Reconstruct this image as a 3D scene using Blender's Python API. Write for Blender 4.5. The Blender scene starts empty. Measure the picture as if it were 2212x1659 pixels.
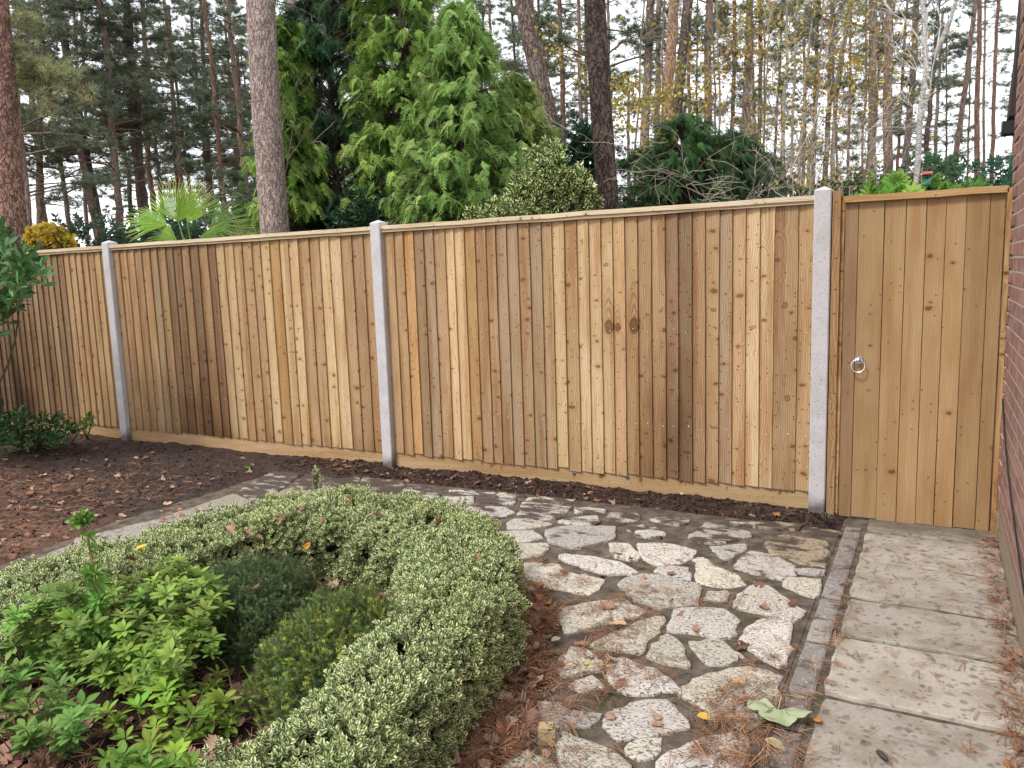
import bpy, math, random
import numpy as np
from math import radians as RAD, pi, sin, cos, sqrt
from mathutils import Matrix, Vector
rng = np.random.default_rng(7)
random.seed(7)
SC = bpy.context.scene
COL = SC.collection

# ------------------------------------------------------------------ camera
F_PX, PITCH, ROLL, YAW = 1718.05, 0.1363, -0.0323, -0.4925   # focal length in px of a 2212 px wide frame
CAM = np.array([0.6247, -5.2161, 1.5674])
CX, CY = 1106.0, 829.5
_f = np.array([sin(YAW)*cos(PITCH), cos(YAW)*cos(PITCH), -sin(PITCH)])
_r0 = np.array([cos(YAW), -sin(YAW), 0.0]); _u0 = np.cross(_r0, _f)
_r = cos(ROLL)*_r0 + sin(ROLL)*_u0; _u = -sin(ROLL)*_r0 + cos(ROLL)*_u0
cd = bpy.data.cameras.new('camera'); cam = bpy.data.objects.new('camera', cd); COL.objects.link(cam)
cam.matrix_world = Matrix(((_r[0], _u[0], -_f[0], CAM[0]), (_r[1], _u[1], -_f[1], CAM[1]), (_r[2], _u[2], -_f[2], CAM[2]), (0, 0, 0, 1)))
cd.sensor_width = 36; cd.lens = F_PX/2212*36; cd.clip_start = 0.05; cd.clip_end = 600
SC.camera = cam

# ------------------------------------------------------------------ sky and sun (overcast)
SUN_EL, SUN_AZ = RAD(52), RAD(205)       # azimuth clockwise from +Y: behind the camera
w = bpy.data.worlds.new('World'); SC.world = w; w.use_nodes = True
nt = w.node_tree; nt.nodes.clear()
out = nt.nodes.new('ShaderNodeOutputWorld'); bg = nt.nodes.new('ShaderNodeBackground')
sky = nt.nodes.new('ShaderNodeTexSky'); sky.sky_type = 'NISHITA'; sky.sun_disc = False
sky.sun_elevation = SUN_EL; sky.sun_rotation = SUN_AZ; sky.air_density = 1.0; sky.dust_density = 3.0
mix = nt.nodes.new('ShaderNodeMixRGB'); mix.inputs[0].default_value = 0.86
tc = nt.nodes.new('ShaderNodeTexCoord'); no = nt.nodes.new('ShaderNodeTexNoise'); no.inputs['Scale'].default_value = 1.6; no.inputs['Detail'].default_value = 5
cr = nt.nodes.new('ShaderNodeValToRGB'); cr.color_ramp.elements[0].color = (8.6, 9.0, 9.8, 1); cr.color_ramp.elements[1].color = (11.5, 11.6, 11.9, 1)
cr.color_ramp.elements[0].position = .35; cr.color_ramp.elements[1].position = .65
nt.links.new(tc.outputs['Generated'], no.inputs['Vector']); nt.links.new(no.outputs['Fac'], cr.inputs[0])
nt.links.new(sky.outputs[0], mix.inputs[1]); nt.links.new(cr.outputs[0], mix.inputs[2])
nt.links.new(mix.outputs[0], bg.inputs['Color']); bg.inputs['Strength'].default_value = 0.1
nt.links.new(bg.outputs[0], out.inputs['Surface'])
sd = bpy.data.lights.new('sun', 'SUN'); sd.energy = 1.7; sd.angle = RAD(12); sd.color = (1, .96, .9)
so = bpy.data.objects.new('sun', sd); COL.objects.link(so)
_sdir = Vector((sin(SUN_AZ)*cos(SUN_EL), cos(SUN_AZ)*cos(SUN_EL), sin(SUN_EL)))
so.rotation_euler = _sdir.to_track_quat('Z', 'Y').to_euler(); so.location = (0, -8, 12)
SC.view_settings.view_transform = 'Standard'; SC.view_settings.look = 'None'; SC.view_settings.gamma = 1
SC.view_settings.use_curve_mapping = False; SC.view_settings.exposure = 0.85
SC.render.engine = 'CYCLES'; SC.cycles.max_bounces = 6; SC.cycles.diffuse_bounces = 3; SC.cycles.transmission_bounces = 3
SC.cycles.transparent_max_bounces = 4

# ------------------------------------------------------------------ measuring helpers
def ray(x, y): return _f + (x-CX)/F_PX*_r - (y-CY)/F_PX*_u
def gz(x, y, z=0.0):
    d = ray(x, y); return CAM + (z-CAM[2])/d[2]*d
def gy(x, y, Y=0.0):
    d = ray(x, y); return CAM + (Y-CAM[1])/d[1]*d
def gd(x, y, depth): return CAM + ray(x, y)*depth

# ------------------------------------------------------------------ scene bookkeeping
def tag(o, label=None, cat=None, group=None, kind=None):
    if label: o['label'] = label
    if cat: o['category'] = cat
    if group: o['group'] = group
    if kind: o['kind'] = kind
    return o
def empty(name, loc, label=None, cat=None, group=None):
    o = bpy.data.objects.new(name, None); COL.objects.link(o); o.location = loc
    o.empty_display_size = .1
    return tag(o, label, cat, group)

# ------------------------------------------------------------------ mesh builder
class MB:
    def __init__(s): s.v = []; s.l = []; s.t = []; s.uv = []; s.c = []; s.m = []; s.n = 0
    def add(s, v, loops, totals, uv=None, col=None, mat=0):
        v = np.asarray(v, float); loops = np.asarray(loops, int).ravel(); totals = np.asarray(totals, int).ravel()
        s.v.append(v); s.l.append(loops+s.n); s.t.append(totals)
        s.uv.append(np.zeros((len(loops), 2)) if uv is None else np.asarray(uv, float))
        if col is None: col = (1, 1, 1)
        col = np.asarray(col, float)
        if col.ndim == 1: col = np.tile(col[:3], (len(v), 1))
        s.c.append(col); s.m.append(np.full(len(totals), mat)); s.n += len(v)
    def faces(s, v, fs, uv=None, col=None, mat=0):
        s.add(v, [i for f in fs for i in f], [len(f) for f in fs], uv, col, mat)
    def box(s, p0, p1, col=None, mat=0, R=None, c=None):
        x0, y0, z0 = p0; x1, y1, z1 = p1
        v = np.array([(x0,y0,z0),(x1,y0,z0),(x1,y1,z0),(x0,y1,z0),(x0,y0,z1),(x1,y0,z1),(x1,y1,z1),(x0,y1,z1)], float)
        if R is not None: v = v@np.asarray(R).T
        if c is not None: v = v+np.asarray(c)
        fs = [(0,3,2,1),(4,5,6,7),(0,1,5,4),(1,2,6,5),(2,3,7,6),(3,0,4,7)]
        uv = []
        for f in fs:
            q = v[list(f)]; d = q.max(0)-q.min(0); ax = int(np.argmin(d))
            a, b = [(1, 2), (0, 2), (0, 1)][ax]
            if ax == 2 and d[0] > d[1]: a, b = 1, 0
            uv += [(p[a], p[b]) for p in q]
        s.faces(v, fs, uv, col, mat)
    def tube(s, pts, rad, sides=6, col=None, mat=0, cap=True, noise=0.0, vs=1.0):
        pts = np.asarray(pts, float); n = len(pts); rad = np.broadcast_to(np.asarray(rad, float), (n,))
        t = np.gradient(pts, axis=0); t /= np.linalg.norm(t, axis=1)[:, None]+1e-9
        h = np.array([1, 0, 0.]) if abs(t[0, 0]) < .8 else np.array([0, 1, 0.])
        x = np.cross(t, h); x /= np.linalg.norm(x, axis=1)[:, None]+1e-9; y = np.cross(t, x)
        a = np.linspace(0, 2*pi, sides, endpoint=False)
        rr = rad[:, None]*np.ones(sides)
        if noise: rr = rr*(1+noise*rng.normal(size=(n, sides)))
        v = pts[:, None]+rr[..., None]*(np.cos(a)[None, :, None]*x[:, None]+np.sin(a)[None, :, None]*y[:, None])
        v = v.reshape(-1, 3)
        i = np.arange(n-1)[:, None]*sides+np.arange(sides)[None]; j = np.arange(n-1)[:, None]*sides+(np.arange(sides)+1)[None] % sides
        f = np.stack([i, j, j+sides, i+sides], -1).reshape(-1, 4)
        L = np.concatenate([[0], np.cumsum(np.linalg.norm(np.diff(pts, axis=0), axis=1))])*vs
        uu = np.arange(sides+1)/sides; r0 = rad[0]*2*pi*vs
        uv = np.zeros((n-1, sides, 4, 2))
        uv[..., 0, 0] = uu[:-1]*r0; uv[..., 1, 0] = uu[1:]*r0; uv[..., 2, 0] = uu[1:]*r0; uv[..., 3, 0] = uu[:-1]*r0
        uv[..., 0, 1] = uv[..., 1, 1] = L[:-1, None]; uv[..., 2, 1] = uv[..., 3, 1] = L[1:, None]
        loops = f.ravel(); tot = np.full(len(f), 4); uv = uv.reshape(-1, 2)
        if cap:
            loops = np.concatenate([loops, np.arange(sides)[::-1], (n-1)*sides+np.arange(sides)]); tot = np.concatenate([tot, [sides, sides]])
            uv = np.concatenate([uv, np.zeros((2*sides, 2))])
        s.add(v, loops, tot, uv, col, mat)
    def scatter(s, T, pos, rot, scale, col=None, mat=0):
        """copies of template T=(v, loops, totals, uv, shade) at pos with rotation rot and scale"""
        pos = np.asarray(pos, float); N = len(pos)
        if N == 0: return
        tv, tl, tt, tuv, tsh = T
        scale = np.asarray(scale, float)
        if scale.ndim == 1: scale = scale[:, None, None]
        elif scale.ndim == 2: scale = scale[:, None, :]
        else: scale = scale.reshape(1, 1, 1)
        vv = tv[None]*scale
        v = np.einsum('nij,nkj->nki', rot, vv)+pos[:, None]
        k = len(tv)
        loops = (tl[None]+np.arange(N)[:, None]*k).ravel()
        if col is None: col = np.ones((N, 3))
        c = (col[:, None, :]*tsh[None, :, None]).reshape(-1, 3)
        s.add(v.reshape(-1, 3), loops, np.tile(tt, N), np.tile(tuv, (N, 1)), c, mat)
    def build(s, name, mats, parent=None, smooth=False, loc=None):
        v = np.concatenate(s.v); l = np.concatenate(s.l); t = np.concatenate(s.t); uv = np.concatenate(s.uv); c = np.concatenate(s.c); m = np.concatenate(s.m)
        if loc is not None: v = v-np.asarray(loc, float)
        me = bpy.data.meshes.new(name)
        me.vertices.add(len(v)); me.vertices.foreach_set('co', v.astype(np.float32).ravel())
        me.loops.add(len(l)); me.loops.foreach_set('vertex_index', l.astype(np.int32))
        me.polygons.add(len(t)); st = np.concatenate([[0], np.cumsum(t)[:-1]])
        me.polygons.foreach_set('loop_start', st.astype(np.int32)); me.polygons.foreach_set('loop_total', t.astype(np.int32))
        me.polygons.foreach_set('material_index', m.astype(np.int32))
        me.polygons.foreach_set('use_smooth', np.full(len(t), bool(smooth)))
        ul = me.uv_layers.new(name='UVMap'); ul.data.foreach_set('uv', uv.astype(np.float32).ravel())
        ca = me.color_attributes.new('Col', 'FLOAT_COLOR', 'POINT')
        ca.data.foreach_set('color', np.concatenate([c, np.ones((len(c), 1))], 1).astype(np.float32).ravel())
        for mm in (mats if isinstance(mats, (list, tuple)) else [mats]): me.materials.append(mm)
        me.update(calc_edges=True); me.validate()
        o = bpy.data.objects.new(name, me); COL.objects.link(o)
        if loc is not None: o.location = loc
        if parent is not None: o.parent = parent
        return o
def norm(a): return a/(np.linalg.norm(a, axis=-1, keepdims=True)+1e-9)
def frames(d, hint=None, roll=None):
    """rotation matrices with columns x, y=d, z"""
    d = norm(np.asarray(d, float)); N = len(d)
    if hint is None: hint = np.tile([0, 0, 1.], (N, 1))
    x = np.cross(d, hint); bad = np.linalg.norm(x, axis=1) < 1e-3; x[bad] = (1, 0, 0); x = norm(x)
    z = np.cross(x, d)
    if roll is not None:
        c, s_ = np.cos(roll)[:, None], np.sin(roll)[:, None]
        x, z = c*x+s_*z, -s_*x+c*z
    return np.stack([x, d, z], -1)
def rdir(N): return norm(rng.normal(size=(N, 3)))
def tmpl(v, fs, uv=None, shade=None):
    v = np.array(v, float); l = np.array([i for f in fs for i in f]); t = np.array([len(f) for f in fs])
    if uv is None: uv = np.zeros((len(v), 2))
    uv = np.array(uv, float)
    if len(uv) == len(v): uv = uv[l]
    return (v, l, t, uv, np.ones(len(v)) if shade is None else np.array(shade, float))
def tcat(items):
    """join templates: items = [(T, pos, rotmatrix, scale)]"""
    V, L, TT, U, S = [], [], [], [], []; n = 0
    for T, p, R, sc in items:
        v = (T[0]*sc)@np.asarray(R).T+np.asarray(p); V.append(v); L.append(T[1]+n); TT.append(T[2]); U.append(T[3]); S.append(T[4]); n += len(v)
    return (np.concatenate(V), np.concatenate(L), np.concatenate(TT), np.concatenate(U), np.concatenate(S))
def fr1(d, hint=(0, 0, 1), roll=0.): return frames(np.array([d], float), np.array([hint], float), np.array([roll], float))[0]
def tint(base, N, dv=.18, dh=.06):
    c = np.array(base)[None]*(1+dv*rng.normal(size=(N, 1)))*(1+dh*rng.normal(size=(N, 3)))
    return np.clip(c, .003, 1)
def vnoise(x, y, sc, seed=0):
    x = np.asarray(x)*sc+seed*17.3; y = np.asarray(y)*sc+seed*9.1
    xi = np.floor(x).astype(int); yi = np.floor(y).astype(int); fx = x-xi; fy = y-yi
    fx = fx*fx*(3-2*fx); fy = fy*fy*(3-2*fy)
    def h(a, b):
        n = (a*374761393+b*668265263+seed*1442695) & 0xffffffff; n = ((n ^ (n >> 13))*1274126177) & 0xffffffff
        return ((n ^ (n >> 16)) & 0xffff)/65535.
    return (h(xi, yi)*(1-fx)+h(xi+1, yi)*fx)*(1-fy)+(h(xi, yi+1)*(1-fx)+h(xi+1, yi+1)*fx)*fy
def fbm(x, y, sc, seed=0, o=3):
    r = 0; a = .5; t = 0
    for i in range(o): r = r+a*vnoise(x, y, sc*2**i, seed+i*7); t += a; a *= .5
    return r/t
def inpoly(x, y, P):
    P = np.asarray(P, float); ins = np.zeros(np.shape(x), bool); j = len(P)-1
    for i in range(len(P)):
        c = ((P[i, 1] > y) != (P[j, 1] > y)) & (x < (P[j, 0]-P[i, 0])*(y-P[i, 1])/(P[j, 1]-P[i, 1]+1e-12)+P[i, 0]); ins ^= c; j = i
    return ins

# ------------------------------------------------------------------ materials
class NT:
    def __init__(s, name):
        s.m = bpy.data.materials.new(name); s.m.use_nodes = True; s.t = s.m.node_tree; s.t.nodes.clear()
        s.o = s.t.nodes.new('ShaderNodeOutputMaterial'); s.b = s.t.nodes.new('ShaderNodeBsdfPrincipled'); s.t.links.new(s.b.outputs[0], s.o.inputs[0])
    def n(s, typ, ins=None, **kw):
        q = s.t.nodes.new('ShaderNode'+typ)
        for k, v in kw.items(): setattr(q, k, v)
        for k, v in (ins or {}).items(): s.set(q.inputs[k], v)
        return q
    def set(s, sock, v):
        if isinstance(v, bpy.types.NodeSocket): s.t.links.new(v, sock)
        elif isinstance(v, bpy.types.Node): s.t.links.new(v.outputs[0], sock)
        else:
            if isinstance(v, tuple) and len(v) == 3 and sock.type == 'RGBA': v = v+(1,)
            sock.default_value = v
    def math(s, op, a, b=0., c=0., clamp=False):
        q = s.n('Math', operation=op, use_clamp=clamp); s.set(q.inputs[0], a); s.set(q.inputs[1], b); s.set(q.inputs[2], c); return q.outputs[0]
    def mix(s, f, a, b, mode='MIX'):
        q = s.n('MixRGB', blend_type=mode); s.set(q.inputs[0], f); s.set(q.inputs[1], a); s.set(q.inputs[2], b); return q.outputs[0]
    def ramp(s, f, stops):
        q = s.n('ValToRGB'); s.set(q.inputs[0], f); e = q.color_ramp.elements
        while len(e) < len(stops): e.new(.5)
        for i, (p, c) in enumerate(stops):
            e[i].position = p; e[i].color = (c, c, c, 1) if not isinstance(c, tuple) else c+(1,)
        return q.outputs[0]
    def smooth(s, x, a, b):
        q = s.n('MapRange', interpolation_type='SMOOTHSTEP'); s.set(q.inputs[0], x); q.inputs[1].default_value = a; q.inputs[2].default_value = b; return q.outputs[0]
    def noise(s, vec, scale, detail=3, rough=.55, dist=0.): return s.n('TexNoise', {'Vector': vec, 'Scale': scale, 'Detail': detail, 'Roughness': rough, 'Distortion': dist}).outputs['Fac']
    def mapping(s, vec, scale=(1, 1, 1), loc=(0, 0, 0)): return s.n('Mapping', {'Vector': vec, 'Scale': scale, 'Location': loc}).outputs[0]
    def obj(s): return s.n('TexCoord').outputs['Object']
    def geo(s): return s.n('NewGeometry').outputs['Position']
    def uv(s): return s.n('TexCoord').outputs['UV']
    def col(s): return s.n('Attribute', attribute_name='Col').outputs['Color']
    def bump(s, h, strength=.5, dist=.01): s.set(s.b.inputs['Normal'], s.n('Bump', {'Height': h, 'Strength': strength, 'Distance': dist}).outputs[0])
    def fin(s, color, rough=.8, spec=.3):
        s.set(s.b.inputs['Base Color'], color); s.set(s.b.inputs['Roughness'], rough); s.set(s.b.inputs['Specular IOR Level'], spec); return s.m

def mat_leaf(name, rough=.5, spec=.35, trans=.25, variegate=None, vein=False):
    k = NT(name); c = k.col()
    if variegate:
        sx = k.n('SeparateXYZ', {0: k.uv()}); lo, hi, cream = variegate
        e = k.math('ADD', sx.outputs[0], k.math('MULTIPLY', k.math('SUBTRACT', k.noise(k.geo(), 160., 1), .5), .5))
        c = k.mix(k.smooth(e, lo, hi), c, cream)
    if vein:
        sx = k.n('SeparateXYZ', {0: k.uv()}); c = k.mix(k.math('MULTIPLY', k.math('SUBTRACT', 1., k.smooth(sx.outputs[0], .0, .14)), .45), c, (.45, .55, .2))
    k.fin(c, rough, spec)
    if trans:
        tr = k.n('BsdfTranslucent', {0: c}); mx = k.n('MixShader', {0: trans}); k.set(mx.inputs[1], k.b.outputs[0]); k.set(mx.inputs[2], tr.outputs[0]); k.set(k.o.inputs[0], mx.outputs[0])
    return k.m

def mat_wood(name, knots=1.0, grain=1.0, rough=.75, gloss=.25, big=()):
    """uv: u across the board (m), v along it (m), both offset at random per board; Col: the board's own colour"""
    k = NT(name); uv = k.uv(); base = k.col()
    # knots
    wuv = k.mix(.022, uv, k.n('TexNoise', {'Vector': uv, 'Scale': 26., 'Detail': 1.}).outputs['Color'])
    kv = k.mapping(wuv, (7.5, 10.5, 1)); vor = k.n('TexVoronoi', {'Vector': kv, 'Scale': 1.0, 'Randomness': .95}, voronoi_dimensions='2D'); kd = vor.outputs['Distance']
    sep = k.n('SeparateColor', {0: vor.outputs['Color']})
    on = k.math('GREATER_THAN', sep.outputs[0], 1-.52*knots)
    size = k.math('MULTIPLY_ADD', k.math('POWER', sep.outputs[1], 2.), .15, .06)
    rel = k.math('DIVIDE', kd, size)
    # grain, bending round the knots
    bend = k.math('MULTIPLY', k.math('EXPONENT', k.math('MULTIPLY', rel, -.45)), on)
    su = k.n('SeparateXYZ', {0: uv})
    wob = k.math('MULTIPLY', k.math('SUBTRACT', k.noise(k.mapping(uv, (3, 1.1, 1)), 1., 2), .5), .10)
    u2 = k.math('ADD', k.math('ADD', su.outputs[0], wob), k.math('MULTIPLY', bend, .05))
    gv = k.n('CombineXYZ', {0: u2, 1: k.math('MULTIPLY', su.outputs[1], .05), 2: 0.})
    ring = k.n('TexWave', {'Vector': gv, 'Scale': 26., 'Distortion': 5., 'Detail': 2., 'Detail Scale': 1.2}, wave_type='BANDS', bands_direction='X').outputs['Fac']
    fine = k.noise(k.mapping(uv, (260, 5, 1)), 1., 3, .6)
    blot = k.noise(k.mapping(uv, (9, 1.6, 1)), 1., 4, .6)
    c = k.mix(k.math('MULTIPLY', k.smooth(ring, .35, 1.), .5*grain), base, k.mix(1., base, (.55, .36, .22), 'MULTIPLY'))
    c = k.mix(k.math('MULTIPLY', k.smooth(fine, .46, .72), .55*grain), c, k.mix(1., base, (.50, .40, .32), 'MULTIPLY'))
    c = k.mix(k.math('MULTIPLY', k.smooth(blot, .42, .68), .45), c, k.mix(1., c, (.70, .56, .42), 'MULTIPLY'))
    c = k.mix(k.math('MULTIPLY', k.smooth(blot, .5, .3), .3), c, k.mix(1., c, (1.15, 1.16, 1.2), 'MULTIPLY'))
    heart = k.noise(k.mapping(uv, (13, .55, 1)), 1., 3, .5)
    c = k.mix(k.math('MULTIPLY', k.smooth(heart, .50, .62), .62*grain), c, k.mix(1., c, (.70, .53, .38), 'MULTIPLY'))
    dark = k.mix(1., base, (.24, .17, .13), 'MULTIPLY')
    core = k.math('MULTIPLY', k.math('SUBTRACT', 1., k.smooth(rel, .55, .95)), on)
    halo = k.math('MULTIPLY', k.math('MULTIPLY', k.math('SUBTRACT', 1., k.smooth(rel, .9, 2.4)), on), .5)
    c = k.mix(halo, c, k.mix(1., base, (.74, .57, .44), 'MULTIPLY'))
    kc = k.mix(k.smooth(k.math('FRACT', k.math('MULTIPLY', rel, 3.)), .3, .8), dark, k.mix(1., base, (.55, .40, .30), 'MULTIPLY'))
    c = k.mix(core, c, kc)
    # small scattered knots and resin flecks
    v2 = k.n('TexVoronoi', {'Vector': k.mapping(uv, (20, 22, 1)), 'Scale': 1., 'Randomness': 1.}, voronoi_dimensions='2D'); s2 = k.n('SeparateColor', {0: v2.outputs['Color']})
    f2 = k.math('MULTIPLY', k.math('SUBTRACT', 1., k.smooth(v2.outputs['Distance'], .06, .15)), k.math('GREATER_THAN', s2.outputs[0], 1-.34*knots))
    c = k.mix(k.math('MULTIPLY', f2, .8), c, dark)
    if big:
        ps = k.n('SeparateXYZ', {0: k.geo()})
        wx = k.math('MULTIPLY', k.math('SUBTRACT', k.noise(k.geo(), 22., 2), .5), .030)
        for bx, bz, rx, rz, dk, fl in big:
            dx = k.math('DIVIDE', k.math('ADD', k.math('SUBTRACT', ps.outputs[0], bx), wx), rx); dz = k.math('DIVIDE', k.math('SUBTRACT', ps.outputs[2], bz), rz)
            inb_ = k.math('LESS_THAN', k.math('ABSOLUTE', k.math('SUBTRACT', ps.outputs[0], bx)), .046)
            if fl:      # grain drawn up into a flame above the knot
                dz2 = k.math('MULTIPLY', dz, k.math('MULTIPLY_ADD', k.math('GREATER_THAN', dz, 0.), -.72, 1.)); d2 = k.math('SQRT', k.math('ADD', k.math('MULTIPLY', dx, dx), k.math('MULTIPLY', dz2, dz2)))
                rg = k.smooth(k.math('FRACT', k.math('MULTIPLY', d2, 2.6)), .35, .75); f_ = k.math('MULTIPLY', k.math('MULTIPLY', k.math('SUBTRACT', 1., k.smooth(d2, .8, 2.2)), inb_), k.math('MULTIPLY_ADD', rg, .55, .15))
                c = k.mix(f_, c, k.mix(1., base, (.42, .26, .16), 'MULTIPLY'))
            d1 = k.math('SQRT', k.math('ADD', k.math('MULTIPLY', dx, dx), k.math('MULTIPLY', dz, dz)))
            body = k.math('MULTIPLY', k.math('SUBTRACT', 1., k.smooth(d1, .8, 1.15)), inb_); rim = k.smooth(d1, .45, .85)
            c = k.mix(k.math('MULTIPLY', body, .92), c, k.mix(rim, k.mix(1., base, (.32, .21, .15) if fl else (.62, .46, .38), 'MULTIPLY'), k.mix(1., base, (dk, dk*.7, dk*.5), 'MULTIPLY')))
    h = k.math('ADD', k.math('MULTIPLY', fine, .5), k.math('ADD', k.math('MULTIPLY', ring, .5), k.math('MULTIPLY', core, -.6)))
    k.bump(h, .35, .002)
    return k.fin(c, rough, gloss)

def mat_bark(name, sc=(14, 14, 3.2), depth=.02, crack=(.30, .24, .22), mottled=None):
    k = NT(name); p = k.obj(); base = k.col()
    pv = k.mix(.05, p, k.n('TexNoise', {'Vector': p, 'Scale': 9., 'Detail': 3.}).outputs['Color'])
    r1 = k.noise(k.mapping(pv, (sc[0]*.9, sc[1]*.9, sc[2]*.8)), 1., 3, .55, .8); r2 = k.noise(k.mapping(pv, (sc[0]*1.5, sc[1]*1.5, sc[2]*2.4), (5, 3, 1)), 1., 2, .5, .5)
    vor = k.math('MINIMUM', k.math('ABSOLUTE', k.math('SUBTRACT', r1, .5)), k.math('MULTIPLY', k.math('ABSOLUTE', k.math('SUBTRACT', r2, .5)), 1.5))
    vc = k.smooth(k.noise(k.mapping(pv, sc), 1.3, 2), .35, .65)
    n2 = k.noise(k.mapping(p, (sc[0]*2, sc[1]*2, sc[2]*3)), 1., 5, .65)
    e = k.smooth(vor, .0, .055)
    c = k.mix(k.math('MULTIPLY', k.math('SUBTRACT', 1., e), .8), base, k.mix(1., base, crack, 'MULTIPLY'))
    c = k.mix(k.math('MULTIPLY', k.smooth(n2, .4, .7), .55), c, k.mix(1., c, (.55, .5, .48), 'MULTIPLY'))
    c = k.mix(k.math('MULTIPLY', vc, .35), c, k.mix(1., c, (1.25, 1.15, 1.1), 'MULTIPLY'))
    if mottled: c = k.mix(k.smooth(k.noise(p, 6., 3), .5, .62), c, mottled)
    k.bump(k.math('ADD', e, k.math('MULTIPLY', n2, .5)), .9, depth)
    return k.fin(c, .9, .15)

def mat_plain(name, rough=.8, spec=.3, metal=0., bumpsc=None, bumpst=.3, var=.0, varsc=20.):
    k = NT(name); c = k.col()
    if var: c = k.mix(k.math('MULTIPLY', k.noise(k.geo(), varsc, 4), var), c, k.mix(1., c, (.35, .33, .3), 'MULTIPLY'))
    k.fin(c, rough, spec); k.b.inputs['Metallic'].default_value = metal
    if bumpsc: k.bump(k.noise(k.geo(), bumpsc, 4), bumpst, .004)
    return k.m

M = {}
def _z6(x, y): return gy((1900+x/1.2289)*.5486, (800+y/1.2289)*.5486, -.015)[[0, 2]]
BIGK = [(*_z6(613, 598), .036, .050, .20, 1), (*_z6(655, 600), .022, .030, .25, 1), (*_z6(735, 592), .034, .056, .20, 1)]
for _x, _y, _rx, _rz, _d in [(222,632,.018,.008,.35), (320,597,.026,.010,.5), (1118,516,.024,.013,.32), (1120,1086,.026,.011,.5), (598,298,.020,.014,.35), (1463,494,.020,.022,.38), (1474,944,.018,.022,.38), (484,188,.012,.018,.35), (866,520,.014,.014,.4), (990,1205,.030,.012,.6), (1310,600,.024,.012,.45), (792,1114,.016,.009,.35), (90,250,.024,.009,.5), (796,540,.018,.010,.35)]:
    BIGK.append((*_z6(_x, _y), _rx, _rz, _d, 0))
BIGK = [tuple(float(q) for q in b) for b in BIGK]
M['wood'] = mat_wood('rough_sawn_wood'); M['knotty'] = mat_wood('rough_sawn_knotty_wood', .9, big=BIGK); M['gate_wood'] = mat_wood('planed_wood', .30, .4, .6, .3)
M['rail_wood'] = mat_wood('rail_wood', .5, .7)
M['bark_big'] = mat_bark('bark_grey_pine', (26, 26, 8), .012, (.36, .28, .27))
M['bark_plate'] = mat_bark('bark_plated_pine', (13, 13, 5), .03, (.25, .18, .16))
M['bark'] = mat_bark('bark_far', (10, 10, 2.5), .02, (.42, .34, .30))
M['bark_grey'] = mat_bark('bark_smooth', (9, 9, 12), .006, (.7, .68, .62))
M['birch'] = mat_bark('bark_birch', (7, 7, 26), .006, (.30, .28, .26), None)
M['twig'] = mat_plain('twig', .85, .2)
M['needle'] = mat_leaf('pine_needle', .6, .15, .25)
M['leaf'] = mat_leaf('leaf', .55, .25, .3)
M['gloss_leaf'] = mat_leaf('glossy_leaf', .36, .35, .12, vein=True)
M['soft_leaf'] = mat_leaf('soft_leaf', .5, .16, .32, vein=True)
M['box_leaf'] = mat_leaf('variegated_box_leaf', .45, .35, .2, (.50, .70, (.78, .78, .42)))
M['holly_leaf'] = mat_leaf('variegated_holly_leaf', .3, .5, .1, (.60, .74, (.74, .72, .30)))
M['dry_leaf'] = mat_leaf('dry_leaf', .75, .2, .15, vein=False)
M['metal'] = mat_plain('galvanised_metal', .28, .5, 1.)
M['nail'] = mat_plain('nail_head', .5, .4)
M['dark'] = mat_plain('dark_painted_wood', .6, .3)
M['core'] = mat_plain('light_block_and_twigs', .95, .1, bumpsc=60., bumpst=1.)
# ------------------------------------------------------------------ ground materials
def mat_soil():
    k = NT('soil'); p = k.geo(); c = k.col()
    n = k.noise(p, 28., 6, .7); n2 = k.noise(p, 4., 4)
    c = k.mix(k.smooth(n, .35, .7), k.mix(1., c, (.55, .52, .5), 'MULTIPLY'), k.mix(1., c, (1.35, 1.25, 1.2), 'MULTIPLY'))
    c = k.mix(k.math('MULTIPLY', k.smooth(n2, .45, .65), .5), c, k.mix(1., c, (.6, .6, .62), 'MULTIPLY'))
    k.bump(n, 1., .03); return k.fin(c, .95, .15)
def mat_stone():
    k = NT('pale_stone'); p = k.geo(); c = k.col()
    a = k.noise(k.mapping(p, (34, 60, 30)), 1., 5, .65, 1.2)
    line = k.math('ABSOLUTE', k.math('SUBTRACT', a, .5))
    pit = k.noise(k.mapping(p, (70, 110, 70)), 1., 3, .6)
    spots = k.n('TexVoronoi', {'Vector': p, 'Scale': 42.}).outputs['Distance']
    c = k.mix(k.math('MULTIPLY', k.math('SUBTRACT', 1., k.smooth(line, .0, .05)), .5), c, k.mix(1., c, (.38, .34, .30), 'MULTIPLY'))
    c = k.mix(k.math('MULTIPLY', k.math('MULTIPLY', k.smooth(pit, .53, .62), k.smooth(k.noise(p, 6.5, 3), .28, .50)), .8), c, (.085, .07, .06))
    c = k.mix(k.math('MULTIPLY', k.math('SUBTRACT', 1., k.smooth(spots, .1, .2)), .8), c, (.06, .055, .05))
    tan = k.noise(p, 7., 3)
    c = k.mix(k.math('MULTIPLY', k.smooth(tan, .48, .66), .3), c, k.mix(1., c, (.80, .73, .64), 'MULTIPLY'))
    # trodden-in soil, more of it towards the fence
    y = k.n('SeparateXYZ', {0: p}); dirt = k.n('Attribute', attribute_name='Dirt').outputs['Fac']
    dn = k.math('ADD', k.noise(k.mapping(p, (5, 9, 5)), 1., 6, .62), k.math('MULTIPLY', dirt, .30))
    c = k.mix(k.math('MULTIPLY', k.smooth(dn, .62, .74), .93), c, (.062, .042, .036))
    k.bump(k.math('SUBTRACT', a, k.smooth(pit, .56, .64)), .7, .006); return k.fin(c, .88, .2)
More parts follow.
